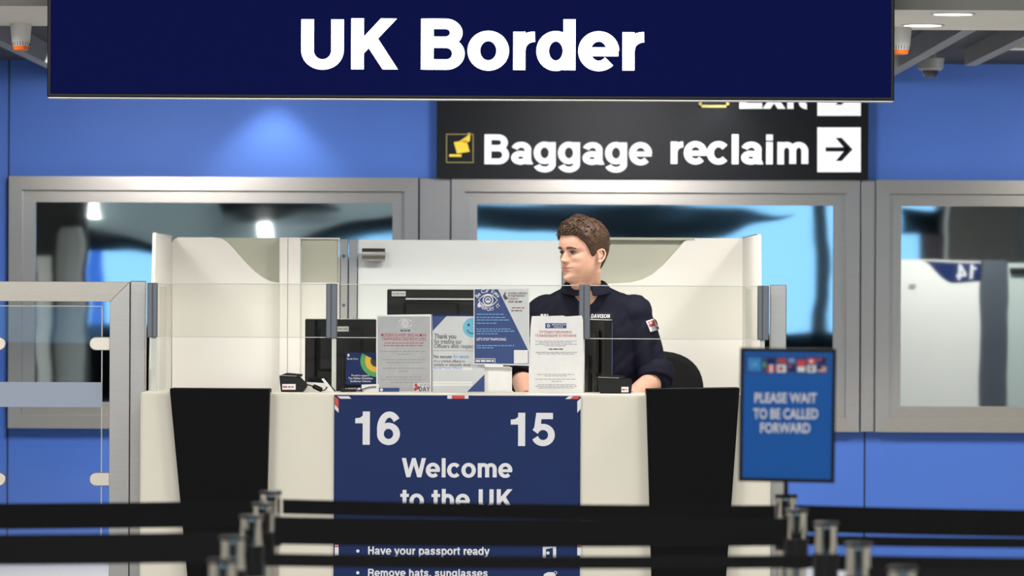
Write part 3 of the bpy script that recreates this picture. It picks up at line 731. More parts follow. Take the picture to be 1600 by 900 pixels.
for k in range(3):
    for sgn, side in ((-1, 'left'), (1, 'right')):
        t = dup(proto, None, (sgn * 1.75, F / (677, 727, 768)[k], 0))
        t['label'] = '%s barrier post outside the %s edge of the photo, where a black belt ends' % (('farthest', 'middle', 'nearest')[k], side); posts.append(t)
def belt(pa, pb, top_a, top_b, width, y, label, xa=None, xb=None):
    xa = X(pa, y); xb = X(pb, y)
    za = Z(top_a, y, pa); zb_ = Z(top_b, y, pb); n = 16; vs = []; fs = []
    for k in range(n + 1):
        u = k / n; x = xa + (xb - xa) * u; z = za + (zb_ - za) * u - 0.004 * 4 * u * (1 - u)
        for yy in (y - 0.001, y + 0.001): vs += [(x, yy, z), (x, yy, z - width)]
    for k in range(n):
        a = 4 * k; b = 4 * k + 4
        fs += [(a, a + 1, b + 1, b), (a + 3, a + 2, b + 2, b + 3), (a + 2, a, b, b + 2), (a + 1, a + 3, b + 3, b + 1)]
    fs += [(0, 2, 3, 1), (4 * n, 4 * n + 1, 4 * n + 3, 4 * n + 2)]
    tag(MB().add(vs, fs, M['belt']).build('barrier_belt', None, org=(xa, y, za - width)), label, 'belt', 'black queue belts')
ya, yb_, yc = F / 677, F / 722, F / 762
belt(-377, 406, 786, 782, 0.059, ya, 'black queue belt running left from the farthest left barrier post')
belt(443, 1213, 780, 789.5, 0.034, ya, 'topmost black queue belt in front of the navy welcome board')
belt(430, 1230, 807, 809.5, 0.060, yb_, 'wide black queue belt just below the words to the UK')
belt(-470, 377, 834, 831, 0.062, yc, 'lower black queue belt running left from the middle left barrier post')
belt(415, 1275, 864.5, 867, 0.0265, yc, 'narrow black queue belt between the two bullet lines of the welcome board')
belt(1247, 1980, 789, 800, 0.062, ya, 'black queue belt running right from the post with the PLEASE WAIT sign')
belt(1263, 2060, 836, 840, 0.022, yb_, 'thin middle black queue belt running right from the second farthest right post')
belt(1310, 2130, 867, 873, 0.032, yc, 'lowest black queue belt running right from the middle right barrier post')

belt(1362, 2200, 888, 894, 0.055, F / 840, 'nearest black queue belt running right from the second nearest right post')
# ================================================================== THINGS ON THE COUNTER
def sheet(name, label, cat, pts, y, m, thick=0.0015, frame=None):
    zb_ = min(W(a, b, y).z for a, b in pts); xm = sum(W(a, b, y).x for a, b in pts) / len(pts)
    t = thing(name, label, cat, (xm, y, zb_))
    mb = MB(); pxprism(mb, pts, y, y + thick, m); mb.build('sheet', t)
    return t
# grey notice
y = 21.64
t = sheet('poster', 'grey printed notice with a red heading, beside the white thank-you poster', 'poster', [(588, 492), (674, 491), (674, 613.5), (588, 613.5)], y, M['paper'])
A = MB(); y1 = y - .0006; y2 = y - .0012; y3 = y - .0018
pxrect(A, 590, 494.5, 672, 611.5, y1, M['paper_grey'])
c = W(633, 505, y2); A.ring(c.x, c.z, .010, .013, y2, M['print_white']); A.ring(c.x, c.z, .004, .0065, y2, M['print_white']); A.ring(c.x, c.z, .024, .027, y2, M['print_white'], 20, 160, sq=.62); A.ring(c.x, c.z, .024, .027, y2, M['print_white'], 200, 340, sq=.62)
A.disc(W(624.5, 509, y2).x, W(624, 509, y2).z, .004, .006, y2, M['print_white'])
pxrect(A, 592, 606, 624, 612, y2, M['print_blue']); A.disc(W(596, 609, y3).x, W(596, 609, y3).z, .006, .006, y3, M['print_white'])
pxrect(A, 646, 599, 673, 612.5, y2, M['paper_cool'])
for a, b in ((650, 602), (653, 606), (649, 608)): A.disc(W(a, b, y3).x, W(a, b, y3).z, .006, .007, y3, M['print_red'], 10)
A.build('artwork', t)
L = MB()
fit_text(L, 'MODERN SLAVERY AND HUMAN', 596, 666, 521, 526, y2, M['print_red'], .005); fit_text(L, 'TRAFFICKING DESTROYS LIVES', 597, 666, 527.5, 532, y2, M['print_red'], .005)
bold_px(L, 'DAY', 655.5, 672.5, 604, 611.5, y3, M['print_dark'])
bars(L, 626, 641, 516.5, 2, y2, M['print_dark']); bars(L, 601, 662, 536, 1.2, y2, M['print_red']); bars(L, 600, 662, 540, 1.2, y2, M['print_red'])
for py, a, b in ((549, 595, 667), (553.5, 622, 641), (562, 598, 665), (566.5, 604, 659), (575.5, 598, 665), (580, 624, 640), (589, 603, 659), (593, 596, 667), (597.5, 610, 653)): bars(L, a, b, py, 1.3, y2, M['print_grey'])
bars(L, 656, 672, 601.5, 1.6, y3, M['print_grey'])
L.build('lettering', t)
# thank you poster
y = 21.66
t = sheet('poster', 'pale poster with a blue smiling face, thanking visitors, beside the grey notice', 'poster', [(675, 491), (758, 491), (757, 613.5), (675, 613.5)], y, M['paper_cool'])
A = MB(); y1 = y - .0006; y2 = y - .0012; y3 = y - .0018
pxpoly(A, [(675.5, 492.5), (699, 492.5), (676, 517)], y1, M['print_blue']); pxpoly(A, [(730, 612), (757, 585), (757, 612)], y1, M['print_blue']); pxrect(A, 675.5, 491, 757, 494, y2, M['navy'])
c = W(738, 512, y1); A.disc(c.x, c.z, .036, .036, y1, M['print_cyan'], 36); A.ring(c.x, c.z, .020, .023, y2, M['navy'], 200, 330)
A.disc(c.x - .014, c.z + .010, .004, .005, y2, M['navy'], 12); A.disc(c.x + .012, c.z + .012, .004, .005, y2, M['navy'], 12)
pxrect(A, 677, 547.6, 739, 548.4, y1, M['print_grey'])
for py in (575, 596, 600): pxrect(A, 676, py, 738, py + 3, y1, M['paper'])
A.build('artwork', t)
L = MB()
fit_text(L, 'Thank you', 679, 713, 521.5, 529, y2, M['print_dark'], .012); fit_text(L, 'for treating our', 679, 722, 530, 537, y2, M['print_dark'], .004); fit_text(L, 'Officers with respect', 679, 742, 537.5, 544, y2, M['print_dark'], .004)
fit_text(L, 'No excuse', 678, 706, 554.5, 559.5, y2, M['print_dark'], .015); fit_text(L, 'for abuse', 709, 733, 554.5, 559.5, y2, M['print_mid'], .015); fit_text(L, "It's a criminal offence to", 679, 727, 562, 566.3, y2, M['print_dark'], .004)
fit_text(L, 'verbally or physically abuse', 678, 736, 567.6, 572, y2, M['print_dark'], .004); fit_text(L, 'Border Force Officers', 678, 723, 573, 577, y2, M['print_mid'], .008)
L.build('lettering', t)
# eye poster
y = 21.615
t = sheet('poster', 'navy and grey poster with a white eye emblem, taped highest on the glass', 'poster', [(740, 450.5), (827, 450), (827, 571.5), (740, 569)], y, M['paper'])
A = MB(); y1 = y - .0006; y2 = y - .0012; y3 = y - .0018
pxrect(A, 777, 452, 825.5, 569, y1, M['paper_cool'])
pxpoly(A, [(741.5, 452), (778, 452), (826, 549), (826, 569), (741.5, 567.5)], y2, M['print_blue'])
c = W(762.5, 469, y3); w = M['print_white']
A.ring(c.x, c.z, .016, .020, y3, w); A.ring(c.x, c.z, .007, .011, y3, w); A.disc(c.x, c.z - .003, .005, .004, y3, w)
n = 14
for sg in (1, -1):
    o_ = [(c.x + .037 * (2 * k / n - 1), c.z + sg * .024 * (1 - (2 * k / n - 1) ** 2)) for k in range(n + 1)]
    i_ = [(c.x + .034 * (2 * k / n - 1), c.z + sg * .0195 * (1 - (2 * k / n - 1) ** 2)) for k in range(n + 1)]
    for k in range(n): A.flat([o_[k], o_[k + 1], i_[k + 1], i_[k]], y3, w)
A.flat([(c.x - .033, c.z - .006), (c.x - .026, c.z - .018), (c.x - .028, c.z - .026), (c.x - .035, c.z - .028), (c.x - .040, c.z - .022), (c.x - .038, c.z - .014)], y3, w)
pxrect(A, 803, 547, 825, 568, y3, M['paper']); pxrect(A, 742.5, 560, 774, 561, y3, w); pxrect(A, 773, 560, 774, 567, y3, w)
pxpoly(A, [(786, 462), (790, 455), (790, 462), (794, 466), (790, 469), (787, 466)], y2 - .0002, M['print_dark'])
A.build('artwork', t)
L = MB()
def arc_text(mb, s, cx, cz, r, a0, a1, h, y, m, inward=False):
    v = [font_polys(ch, .01) if ch != ' ' else ([], []) for ch in s]
    for k, (vs, fs) in enumerate(v):
        if not vs: continue
        a = a0 + (a1 - a0) * k / (len(s) - 1); ca, sa = math.cos(R(a)), math.sin(R(a))
        ux, uz = ((sa, -ca) if not inward else (-sa, ca)); nx_, nz_ = ((ca, sa) if not inward else (-ca, -sa))
        mid = sum(p[0] for p in vs) / len(vs)
        mb.add([(cx + r * ca + ux * (p[0] - mid) * h + nx_ * p[1] * h, y, cz + r * sa + uz * (p[0] - mid) * h + nz_ * p[1] * h) for p in vs], fs, m)
arc_text(L, 'Be Our Eyes', c.x, c.z - .012, .042, 145, 35, .021, y3, w)
arc_text(L, 'REPORT IT', c.x + .006, c.z + .012, .052, 232, 318, .018, y3, w, True)
for py, a, b in ((491, 745, 787), (496, 745, 792), (500, 745, 797), (505, 745, 776), (514, 745, 799), (517.5, 745, 804), (521.5, 745, 780), (540, 745, 804), (543.5, 745, 772)): bars(L, a, b, py, 1.4, y3, M['print_mid'])
fit_text(L, "LET'S STOP TRAFFICKING", 745, 791, 528, 532, y3, w, .02)
fit_text(L, 'modern slavery', 794, 824, 456, 459.5, y3, M['print_dark'], .01); fit_text(L, '& exploitation', 794, 820, 460, 463.5, y3, M['print_dark'], .01); fit_text(L, 'helpline', 794, 810, 465, 468, y3, M['print_red'], .01); fit_text(L, '0800', 794, 803, 470, 473, y3, M['print_dark'], .01); bars(L, 805, 816, 471.5, 2, y3, M['print_dark'])
bars(L, 800, 822, 481, 1.5, y3, M['print_red']); bars(L, 799, 816, 485.5, 1.6, y3, M['print_dark']); bars(L, 743.5, 772, 564, 3, y3, w)
L.build('lettering', t)
# white cyrillic notice, slightly curled
y = 21.63
pts = [(831, 494), (850, 493.5), (854, 494), (880, 493), (884, 494.5), (909, 493), (911, 500), (911.5, 540), (913, 560), (911, 614), (826, 614), (826.5, 560), (829, 510)]
t = sheet('notice', 'white paper notice with two red Cyrillic lines below a small blue box', 'notice', pts, y, M['paper'])
A = MB(); y1 = y - .0006; y2 = y - .0012
pxrect(A, 852, 505, 885, 513, y1, M['print_blue']); A.ring(W(857, 509, y2).x, W(857, 509, y2).z, .003, .006, y2, w); A.build('artwork', t)
L = MB()
fit_text(L, 'METROPOLITAN', 863, 884, 506, 508.5, y2, w, .01); fit_text(L, 'POLICE', 866, 880, 509.5, 512, y2, w, .01)
fit_text(L, 'ПУТЕШЕСТВЕННИКИ,', 843, 894, 517, 520.7, y2, M['print_red'], .006); fit_text(L, 'ПОБЫВАВШИЕ В УКРАИНЕ', 837, 901, 522.7, 526.4, y2, M['print_red'], .006)
for py, a, b in ((533, 837, 901), (535.5, 842, 896), (538, 837, 902), (540.5, 852, 887), (550.5, 837, 902), (553, 840, 898), (585, 840, 898), (587.5, 852, 886), (592.5, 837, 900), (596, 862, 880), (601, 841, 900), (603.5, 837, 902), (606, 842, 897)): bars(L, a, b, py, 0.9, y2, M['print_grey'])
bars(L, 858, 881, 545.5, 1.6, y2, M['print_dark'])
L.build('lettering', t)
# sunflower card
y = 21.70 + 0.06
t = sheet('sign_card', 'navy card with a yellow sunflower in a green ring, leaning on the left monitor', 'card', [(540, 551), (592, 551), (592, 601), (540, 601)], y, M['navy'], 0.003)
A = MB(); y1 = y - .0006; c = W(588, 564, y)
def half(r0, r1, m, yy):
    A.ring(c.x, c.z, r0, r1, yy, m, 152, 300)
half(0.044, 0.060, M['print_green'], y1); half(0.022, 0.043, M['print_yellow'], y1); half(0.0005, 0.022, M['print_brown'], y1)
for k in range(10):
    a = R(155 + 15 * k); A.flat([(c.x + .022 * math.cos(a - .1), c.z + .022 * math.sin(a - .1)), (c.x + .049 * math.cos(a), c.z + .049 * math.sin(a)), (c.x + .022 * math.cos(a + .1), c.z + .022 * math.sin(a + .1))], y1 - .0005, M['print_yellow'])
A.build('sunflower', t)
L = MB(); fit_text(L, 'Proud to support', 550, 578, 585, 588, y1, w, .006); fit_text(L, 'The Hidden Disabilities', 545, 583, 589.5, 592.5, y1, w, .006); fit_text(L, 'Sunflower Scheme', 548, 580, 594, 597, y1, w, .006); fit_text(L, 'Border Force', 543, 560, 559, 562, y1, w, 0); L.disc(W(544.5, 555, y1).x, W(544.5, 555, y1).z, .004, .006, y1, w, 12)
L.build('lettering', t)
MB().box(X(560, y), X(572, y), y + 0.003, y + 0.05, ZT + .001, ZT + 0.004, M['navy']).box(X(564, y), X(566, y), y + 0.003, y + 0.03, ZT + .001, Z(585, y, 565), M['navy']).build('strut', t)

# monitors (backs towards the hall)
def monitor(label, a, b, top, bot, y, yaw, sticker, extra=None):
    cx = X((a + b) / 2, y); wd_ = X(b, y) - X(a, y); zt_, zb_ = Z(top, y, (a + b) / 2), Z(bot, y, (a + b) / 2)
    t = thing('monitor', label, 'monitor', (cx, y, ZD + .001))
    h = wd_ / 2
    def bx(x0, x1, y0, y1, z0, z1, m, name, par=t, bev=0.004): return MB().box(cx + x0, cx + x1, y + y0, y + y1, z0, z1, m).build(name, par, bev)
    case = bx(-h, h, 0, 0.03, zb_, zt_, M['monitor'], 'casing')
    bx(-h * .62, h * .62, -0.018, 0.001, zb_ + .25 * (zt_ - zb_), zb_ + .86 * (zt_ - zb_), M['monitor'], 'rear_hump', case, 0.012)
    bx(-h + .008, h - .008, 0.0305, 0.032, zb_ + .01, zt_ - .008, mat('screen_glow', (0.02, 0.03, 0.05), 0.1, emit=(0.3, 0.45, 0.8), estr=0.4), 'screen', t, 0)
    bx(-h, h, 0.001, 0.029, zt_, zt_ + 0.003, M['white_plastic'], 'top_edge_glint', case, 0)  # pale strip painted for the white reflection along the casing top
    bx(-0.02, 0.02, -0.03, -0.012, ZD + .008, (zb_ + zt_) / 2, M['plastic'], 'stand_neck', t)
    bx(-0.07, 0.07, -0.065, 0.065, ZD + .001, ZD + 0.01, M['plastic'], 'stand_base', t)
    if sticker:
        s0, s1, s2, s3 = sticker; yy = y - 0.0195
        st_ = MB(); pxrect(st_, s0, s1, s2, s3, yy, M['paper_cool']); bars(st_, s0 + 1, s2 - 1, (s1 + s3) / 2, 2, yy - .0005, M['print_grey']); st_.build('sticker', case)
    if extra: extra(case, y)
    t.rotation_euler.z = yaw
    return t
def ridge(case, y):
    mb = MB(); pxbox(mb, 634, 466, 741, 468.5, y - 0.022, y - 0.017, M['white_plastic']); mb.build('ridge', case)
def slots(case, y):
    mb = MB()
    for k in range(9): pxbox(mb, 483 + k * 3.2, 590, 484.6 + k * 3.2, 599, y - 0.0195, y - 0.018, M['black'])
    pxbox(mb, 492, 500, 496, 588, y - 0.0195, y - 0.018, M['black'])
    mb.build('vent', case)
monitor('dark grey monitor seen from behind at the left, behind the sunflower card', 477, 588, 499, 606, 21.98, 0, (527, 510, 545, 518), slots)
monitor('black monitor seen from behind above the grey and pale posters', 605, 743, 452.5, 585, 22.02, 0, (612, 455, 634, 463), ridge)
m3 = monitor('monitor turned nearly edge-on just right of the Cyrillic notice', 866, 992, 500, 612, 22.03, R(-76), None)

# document readers
def reader(label, a, b, top, y, cutr, tag_px):
    z0 = ZT + .001; cx = X((a + b) / 2, y); t = thing('document_reader', label, 'document reader', (cx, y, z0))
    hgt = Z(top, y, (a + b) / 2) - z0; w_ = X(b, y) - X(a, y)
    x0 = X(a, y)
    P = [(x0 + w_ * .06, z0), (x0 + w_ * (.98 if not cutr else .86), z0), (x0 + w_, z0 + hgt * .35), (x0 + w_ * (1.0 if not cutr else .72), z0 + hgt * .78), (x0, z0 + hgt * .86), (x0 + w_ * .02, z0 + hgt * .5)]
    MB().prism(P, y, y + 0.10, M['plastic']).build('body', t, 0.003)
    MB().prism([(x0, z0 + hgt * .86), (x0 + w_ * .78, z0 + hgt * .80), (x0 + w_ * .80, z0 + hgt * .93), (x0 + w_ * .25, z0 + hgt)], y + 0.01, y + 0.10, M['monitor']).build('lid', t, 0.002)
    MB().prism([(x0, z0 + hgt * .86), (x0 + w_ * .62, z0 + hgt * .82), (x0 + w_ * .62, z0 + hgt * .855), (x0, z0 + hgt * .895)], y - 0.001, y + 0.02, M['grey_plastic']).build('scan_edge', t)
    s0, s1, s2, s3 = tag_px
    mb = MB(); pxrect(mb, s0, s1, s2, s3, y - .0012, M['paper']); bars(mb, s0 + 1.5, s2 - 1, (s1 + s3) / 2, 2.2, y - .0018, M['print_red']); mb.build('sticker', t)
    return t
reader('small black document reader with a white sticker at the left end of the counter', 437, 481, 583, YC + 0.10, True, (441, 600, 462, 609))
reader('small black document reader with a white sticker in front of the officer', 935, 988, 586, YC + 0.10, False, (971, 604.5, 982, 613))

def cable(label, pts, r, m=None, name='cable'):
    p = [tuple(v) for v in pts]; o = MB().tube(p, r, m or M['plastic'], 8).build(name, None, smooth=True, org=p[0]); return tag(o, label, 'cable')
y = YC + 0.17
root = thing('cable', 'black cable with a ferrite lump beside the left document reader', 'cable', (X(481, y), y, ZT))
pts = spl([(480, 601), (487, 603), (495, 606), (504, 610), (509, 608), (514, 601), (519, 606), (524, 611)], 5)
MB().tube([W(a, b, y) for a, b in pts], 0.0022, M['plastic'], 8).build('wire', root, smooth=True)
MB().tube([W(489, 603, y), W(490.5, 603.8, y), W(502, 609, y), W(503.5, 609.6, y)], [0.006, 0.009, 0.009, 0.006], M['plastic'], 14).build('ferrite_core', root, smooth=True)
cable('black cable hanging between the edge-on monitor and the right document reader', [W(a, b, YC + .215) for a, b in spl([(912, 576), (920, 577), (930, 588), (933, 600), (928, 609), (936, 612.5)], 6)], 0.0022)
cable('dark cable lying across the white papers left of the grey notice', [W(a, b, YC + .12) for a, b in spl([(556, 611), (566, 608.5), (577, 605), (588, 604.5)], 6)], 0.0018)
# papers and small things
def paper(label, pts, y, dep=0.002, m=None, name='paper'):
    mb = MB(); pxprism(mb, pts, y, y + dep, m or M['paper']); zb_ = min(W(a, b, y).z for a, b in pts)
    return tag(mb.build(name, None, org=(W(*pts[0], y).x, y, zb_)), label, 'paper')
paper('white curled paper strip standing left of the glass fin', [(502, 592), (506, 591), (518, 606), (523, 614), (518, 614), (511, 604)], YC + 0.15)
paper('white folded paper behind the black cable by the left reader', [(479, 597), (512, 599), (512, 614), (474, 614)], YC + 0.26, 0.02)
paper('white paper below the sunflower card', [(565, 601), (592, 600), (592, 614), (572, 614), (565, 609)], YC + 0.135)
wb = thing('card_box', 'plain white box on the counter beside the forearm of the officer', 'box', (X(778, YC + .2), YC + .2, ZT))
mb = MB(); pxprism(mb, [(757, 574), (800, 574), (800, 611.5), (757, 611.5)], YC + 0.19, YC + 0.25, M['paper']); mb.build('carton', wb, 0.002)
mb = MB(); pxprism(mb, [(757, 573), (796, 573), (800, 575), (757, 575)], YC + 0.188, YC + 0.252, M['paper']); mb.build('lid', wb)
for k, (a, b, c_, d, lab, m) in enumerate([(532, 609.5, 562, 612, 'dark pen lying lowest on the counter below the sunflower card', 'plastic'), (534, 606.5, 560, 608.2, 'grey pen lying above the dark pen on the counter', 'grey_plastic')]):
    yy = YC + 0.16 + 0.03 * k; p0 = W(a, b, yy); p1_ = W(c_, d, yy); p0.z = p1_.z = ZT + 0.006 + 0.008 * k * 0
    t = thing('pen', lab, 'pen', p0)
    MB().tube([p0, p0.lerp(p1_, .8)], 0.005, M[m], 12).build('barrel', t, smooth=True); MB().tube([p0.lerp(p1_, .8), p1_], [.0045, .001], M['alu'], 12).build('tip', t, smooth=True)

# ================================================================== CEILING FITTINGS
def beacon(px, label):
    y = 22.15; x = X(px, y); zt_ = zs
    t = thing('alarm_beacon', label, 'alarm', (x, y, zt_), 'alarm beacons under the soffit')
    k = y / F
    MB().lathe(x, y, [(15.0 * k, zt_ - 22 * k - .004), (16.5 * k, zt_ - 4 * k), (17 * k, zt_)], M['white_plastic'], 32).build('base', t, smooth=True)
    MB().lathe(x, y, [(13.0 * k, zt_ - 35 * k), (14.5 * k, zt_ - 30 * k), (15.2 * k, zt_ - 14 * k)], M['white_plastic'], 32).build('body', t, smooth=True)
    for j in range(24):
        a = 2 * math.pi * j / 24
        if math.sin(a) < 0.2 and j % 1 == 0:
            pass
    mb = MB()
    for j in range(20):
        a = 2 * math.pi * j / 20; cx, cy = x + 14.2 * k * math.cos(a), y + 14.2 * k * math.sin(a)
        mb.box(cx - .0012, cx + .0012, cy - .0012, cy + .0012, zt_ - 34 * k, zt_ - 28 * k, M['print_dark'])
    mb.build('sound_slots', t)
    MB().lathe(x, y, [(8 * k, zt_ - 42.5 * k), (11.5 * k, zt_ - 41 * k), (12.6 * k, zt_ - 35 * k)], M['orange'], 32).build('lens', t, smooth=True)
beacon(31, 'white alarm beacon with an orange lens left of the overhead sign')
beacon(1406, 'white alarm beacon with orange lens half hidden by the overhead sign')
y = 29.4; x = X(1452, y); k = y / F
cc = thing('security_camera', 'grey dome security camera on the ceiling above the blue wall', 'camera', (x, y, ZC))
zc = Z(91, y, 1452)
MB().lathe(x, y, [(9 * k, zc - .002), (9 * k, ZC)], M['beam'], 24).build('mount', cc, smooth=True)
MB().lathe(x, y, [(16 * k, zc - 19 * k), (20 * k, zc - 16 * k), (22 * k, zc)], M['grey_plastic'], 32).build('housing', cc, smooth=True)
MB().lathe(x, y, [(3 * k, zc - 31 * k), (8 * k, zc - 29.5 * k), (11.5 * k, zc - 25 * k), (13 * k, zc - 18 * k)], M['dome'], 32).build('dome', cc, smooth=True)
# downlights
def downlight(x, y, z, label, power, angle=164, r=0.07, group='round downlights'):
    t = thing('downlight', label, 'downlight', (x, y, z), group)
    MB().lathe(x, y, [(r + .012, z - .004), (r + .014, z)], M['white_plastic'], 32).build('trim_ring', t, smooth=True)
    MB().lathe(x, y, [(r, z - .0055), (r, z - .0045)], M['lamp'], 32).build('diffuser', t)
    if power: spot('downlight_beam', (x, y, z - 0.03), power, angle, 0.5, WARM, size=0.08)
for px, pw in ((-2.05, 13), (-0.95, 19), (0.05, 34), (0.75, 44)):
    downlight(px, 21.95, zs, 'round downlight in the soffit behind the overhead sign, hidden from the queue', pw)
downlight(X(1440, 21.9), 21.9, zs, 'round downlight in the white soffit nearest the right alarm beacon', 22)
downlight(X(1487, 21.0), 21.0, zs, 'round downlight in the white soffit farther right and nearer the front edge', 22)
downlight(3.0, 24.6, 2.55, 'added round downlight outside the view that brightens the neighbouring booth', 170)  # unseen lamp and its pad, added to brighten the mirrored number panel
MB().box(2.6, 3.4, 24.2, 25.0, 2.551, ZC - .002, M['soffit']).build('ceiling_pad', None)['kind'] = 'structure'
for px in (425, 1122, -280, 1830):
    x = X(px, 30.78)
    downlight(x, 30.78, ZC, 'round downlight close to the blue wall, hidden behind the overhead sign', 20, 92, 0.06)

# ================================================================== NEIGHBOURING LANE (outside the frame; mirrored in the right window)
t = thing('partition', 'white partition with a navy number strip, mirrored in the right window', 'partition', (2.87, YR, 0))
x0, x1 = 2.58, 3.135
MB().box(x0, x1, YR, YR + 0.03, 0, 1.67, M['white_pan']).build('panel', t)
n = 12; curve = [(x0 + 0.16, 1.66)]
for k in range(n + 1):
    u = k / n; curve.append((x0 + 0.16 + 0.22 * u, 1.66 - 0.135 * (3 * u * u - 2 * u ** 3)))
curve += [(x1, 1.525), (x1, 1.66)]
s_ = MB().prism(curve, YR + 0.03, YR + 0.034, M['navy']).build('number_strip', t)
L = MB(); bold_text(L, '14', x1 - 0.16, x1 - 0.03, 1.545, 0.105, YR + 0.036, M['print_white'], face=1); L.build('lettering', s_)
bx_ = MB().box(2.66, 2.70, YR + 0.03, YR + 0.04, 1.49, 1.52, M['print_grey']); bx_.build('socket', t)
t = thing('partition_door', 'pale green door of the neighbouring booth, mirrored in the right window', 'door', (3.9, YR, 0))
MB().box(3.15, 3.31, YR - 0.02, YR + 0.05, 0, 1.68, M['alu']).build('hinge_post', t)
MB().box(3.32, 4.6, YR, YR + 0.03, 0, 1.66, mat('pale_green_door', (0.55, 0.62, 0.58), 0.3)).build('leaf', t)
MB().tube([(3.33, YR + 0.06, 1.6), (3.47, YR + 0.06, 1.6)], 0.024, M['plastic'], 16).build('handle', t, smooth=True)
struct('trim_7', MB().box(3.15, 3.65, 20.0, 20.4, 0, 3.62, M['beam']))
struct('trim_8', MB().box(4.40, 4.84, -3.1, -3.0, 2.05, 2.42, M['black']).box(4.57, 4.87, -3.1, -3.0, 0.0, 2.05, M['mullion']))
# left side: pale column and dark wall mirrored in the left window
struct('trim_9', MB().box(-4.35, -3.82, 10.0, 10.2, 0, 3.62, M['dark_ceiling']))
t = thing('column', 'pale round column mirrored in the left window', 'column', (-3.95, 10.5, 0)); MB().lathe(-3.95, 10.5, [(.13, 0), (.13, 1.9), (.10, 1.98)], M['grey_plastic'], 24).build('shaft', t, smooth=True)
t = thing('totem', 'pale glass totem mirrored in the left window', 'totem', (-4.2, 10.5, 0)); MB().box(-4.27, -4.13, 10.4, 10.45, 0, 1.76, M['white_pan']).build('panel', t, .01)

# ================================================================== OFFICER AND CHAIR
PL = 0.33
ch = thing('office_chair', 'charcoal fabric office chair with a rounded back that the officer sits on', 'chair', (0.47, 22.72, PL))
cx, cy = 0.47, 22.72
mb = MB()
n = 20; prof = []
for k in range(n + 1):
    a = math.pi * k / n; prof.append((cx + 0.09 + 0.205 * math.copysign(abs(math.cos(a)) ** .75, math.cos(a)), 1.06 + 0.162 * math.sin(a) ** .85))
prof = [(cx + 0.09 + .19, 0.90)] + prof + [(cx + .09 - .19, 0.90)]
mb.prism(prof, cy + 0.20, cy + 0.275, M['chair']); mb.build('backrest', ch, 0.022)
mb = MB(); mb.box(cx - .24, cx + .24, cy - .30, cy + .20, 0.735, 0.808, M['chair']); mb.build('seat', ch, 0.03)
MB().box(cx + .05, cx + .11, cy + .26, cy + .29, 0.72, 1.0, M['plastic']).box(cx + .05, cx + .11, cy + .05, cy + .29, 0.71, 0.735, M['plastic']).build('back_bracket', ch, 0.005)
MB().lathe(cx, cy, [(.028, PL + .08), (.028, .55), (.02, .56), (.02, .745)], M['chrome'], 20).build('gas_column', ch, smooth=True)
for k in range(5):
    a = 2 * math.pi * k / 5 + .3; ex, ey = cx + .28 * math.cos(a), cy + .28 * math.sin(a)
    lg = MB().tube([(cx, cy, PL + .10), (ex, ey, PL + .065)], [.026, .018], M['plastic'], 12).build('leg', ch, smooth=True)
    MB().tube([(ex - .012 * math.sin(a), ey + .012 * math.cos(a), PL + .028), (ex + .012 * math.sin(a), ey - .012 * math.cos(a), PL + .028)], .028, M['plastic'], 16).build('caster', lg, smooth=True)

# --- head shape: tables over height above the chin (metres)
def cr(tab, t):
    xs_ = [a for a, b in tab]; i = max(0, min(len(tab) - 2, int(np.searchsorted(xs_, t)) - 1))
    p = [tab[max(i - 1, 0)], tab[i], tab[i + 1], tab[min(i + 2, len(tab) - 1)]]
    h = p[2][0] - p[1][0]; u = min(1, max(0, (t - p[1][0]) / h))
    m1 = (p[2][1] - p[0][1]) / max(1e-9, p[2][0] - p[0][0]) * h; m2 = (p[3][1] - p[1][1]) / max(1e-9, p[3][0] - p[1][0]) * h
    return (2 * u ** 3 - 3 * u * u + 1) * p[1][1] + (u ** 3 - 2 * u * u + u) * m1 + (-2 * u ** 3 + 3 * u * u) * p[2][1] + (u ** 3 - u * u) * m2
FR = [(-.004, .058), (0, .070), (.008, .0815), (.018, .0835), (.030, .0795), (.040, .0795), (.050, .0815), (.062, .0825), (.075, .0795), (.090, .079), (.105, .0785), (.116, .0785), (.128, .0855), (.140, .0865), (.155, .0855), (.175, .0800), (.195, .068), (.212, .050), (.226, .027), (.235, .002)]
BK = [(-.004, .010), (0, .015), (.02, .035), (.04, .060), (.06, .074), (.08, .085), (.10, .094), (.125, .102), (.150, .105), (.175, .100), (.195, .088), (.212, .068), (.226, .040), (.235, .002)]
WD = [(-.004, .018), (0, .026), (.008, .034), (.018, .042), (.030, .050), (.045, .0575), (.060, .0620), (.08, .0665), (.100, .0700), (.125, .0730), (.150, .0750), (.175, .0725), (.195, .063), (.212, .047), (.226, .026), (.235, .002)]
def g2(x, z, cx, cz, sx, sz): return math.exp(-((x - cx) / sx) ** 2 - ((z - cz) / sz) ** 2)
def head_base(th, z):
    """th = 0 faces forward (+y); returns the plain skull and jaw surface"""
    w_, f_, b_ = cr(WD, z), cr(FR, z), cr(BK, z)
    s, c = math.sin(th), math.cos(th)
    if c >= 0:
        p = 2.0 / 2.35 if z > .02 else 2.0 / 2.1
        x = w_ * math.copysign(abs(s) ** p, s); y = f_ * abs(c) ** p
    else:
        x = w_ * s; y = b_ * c
    return x, y, z
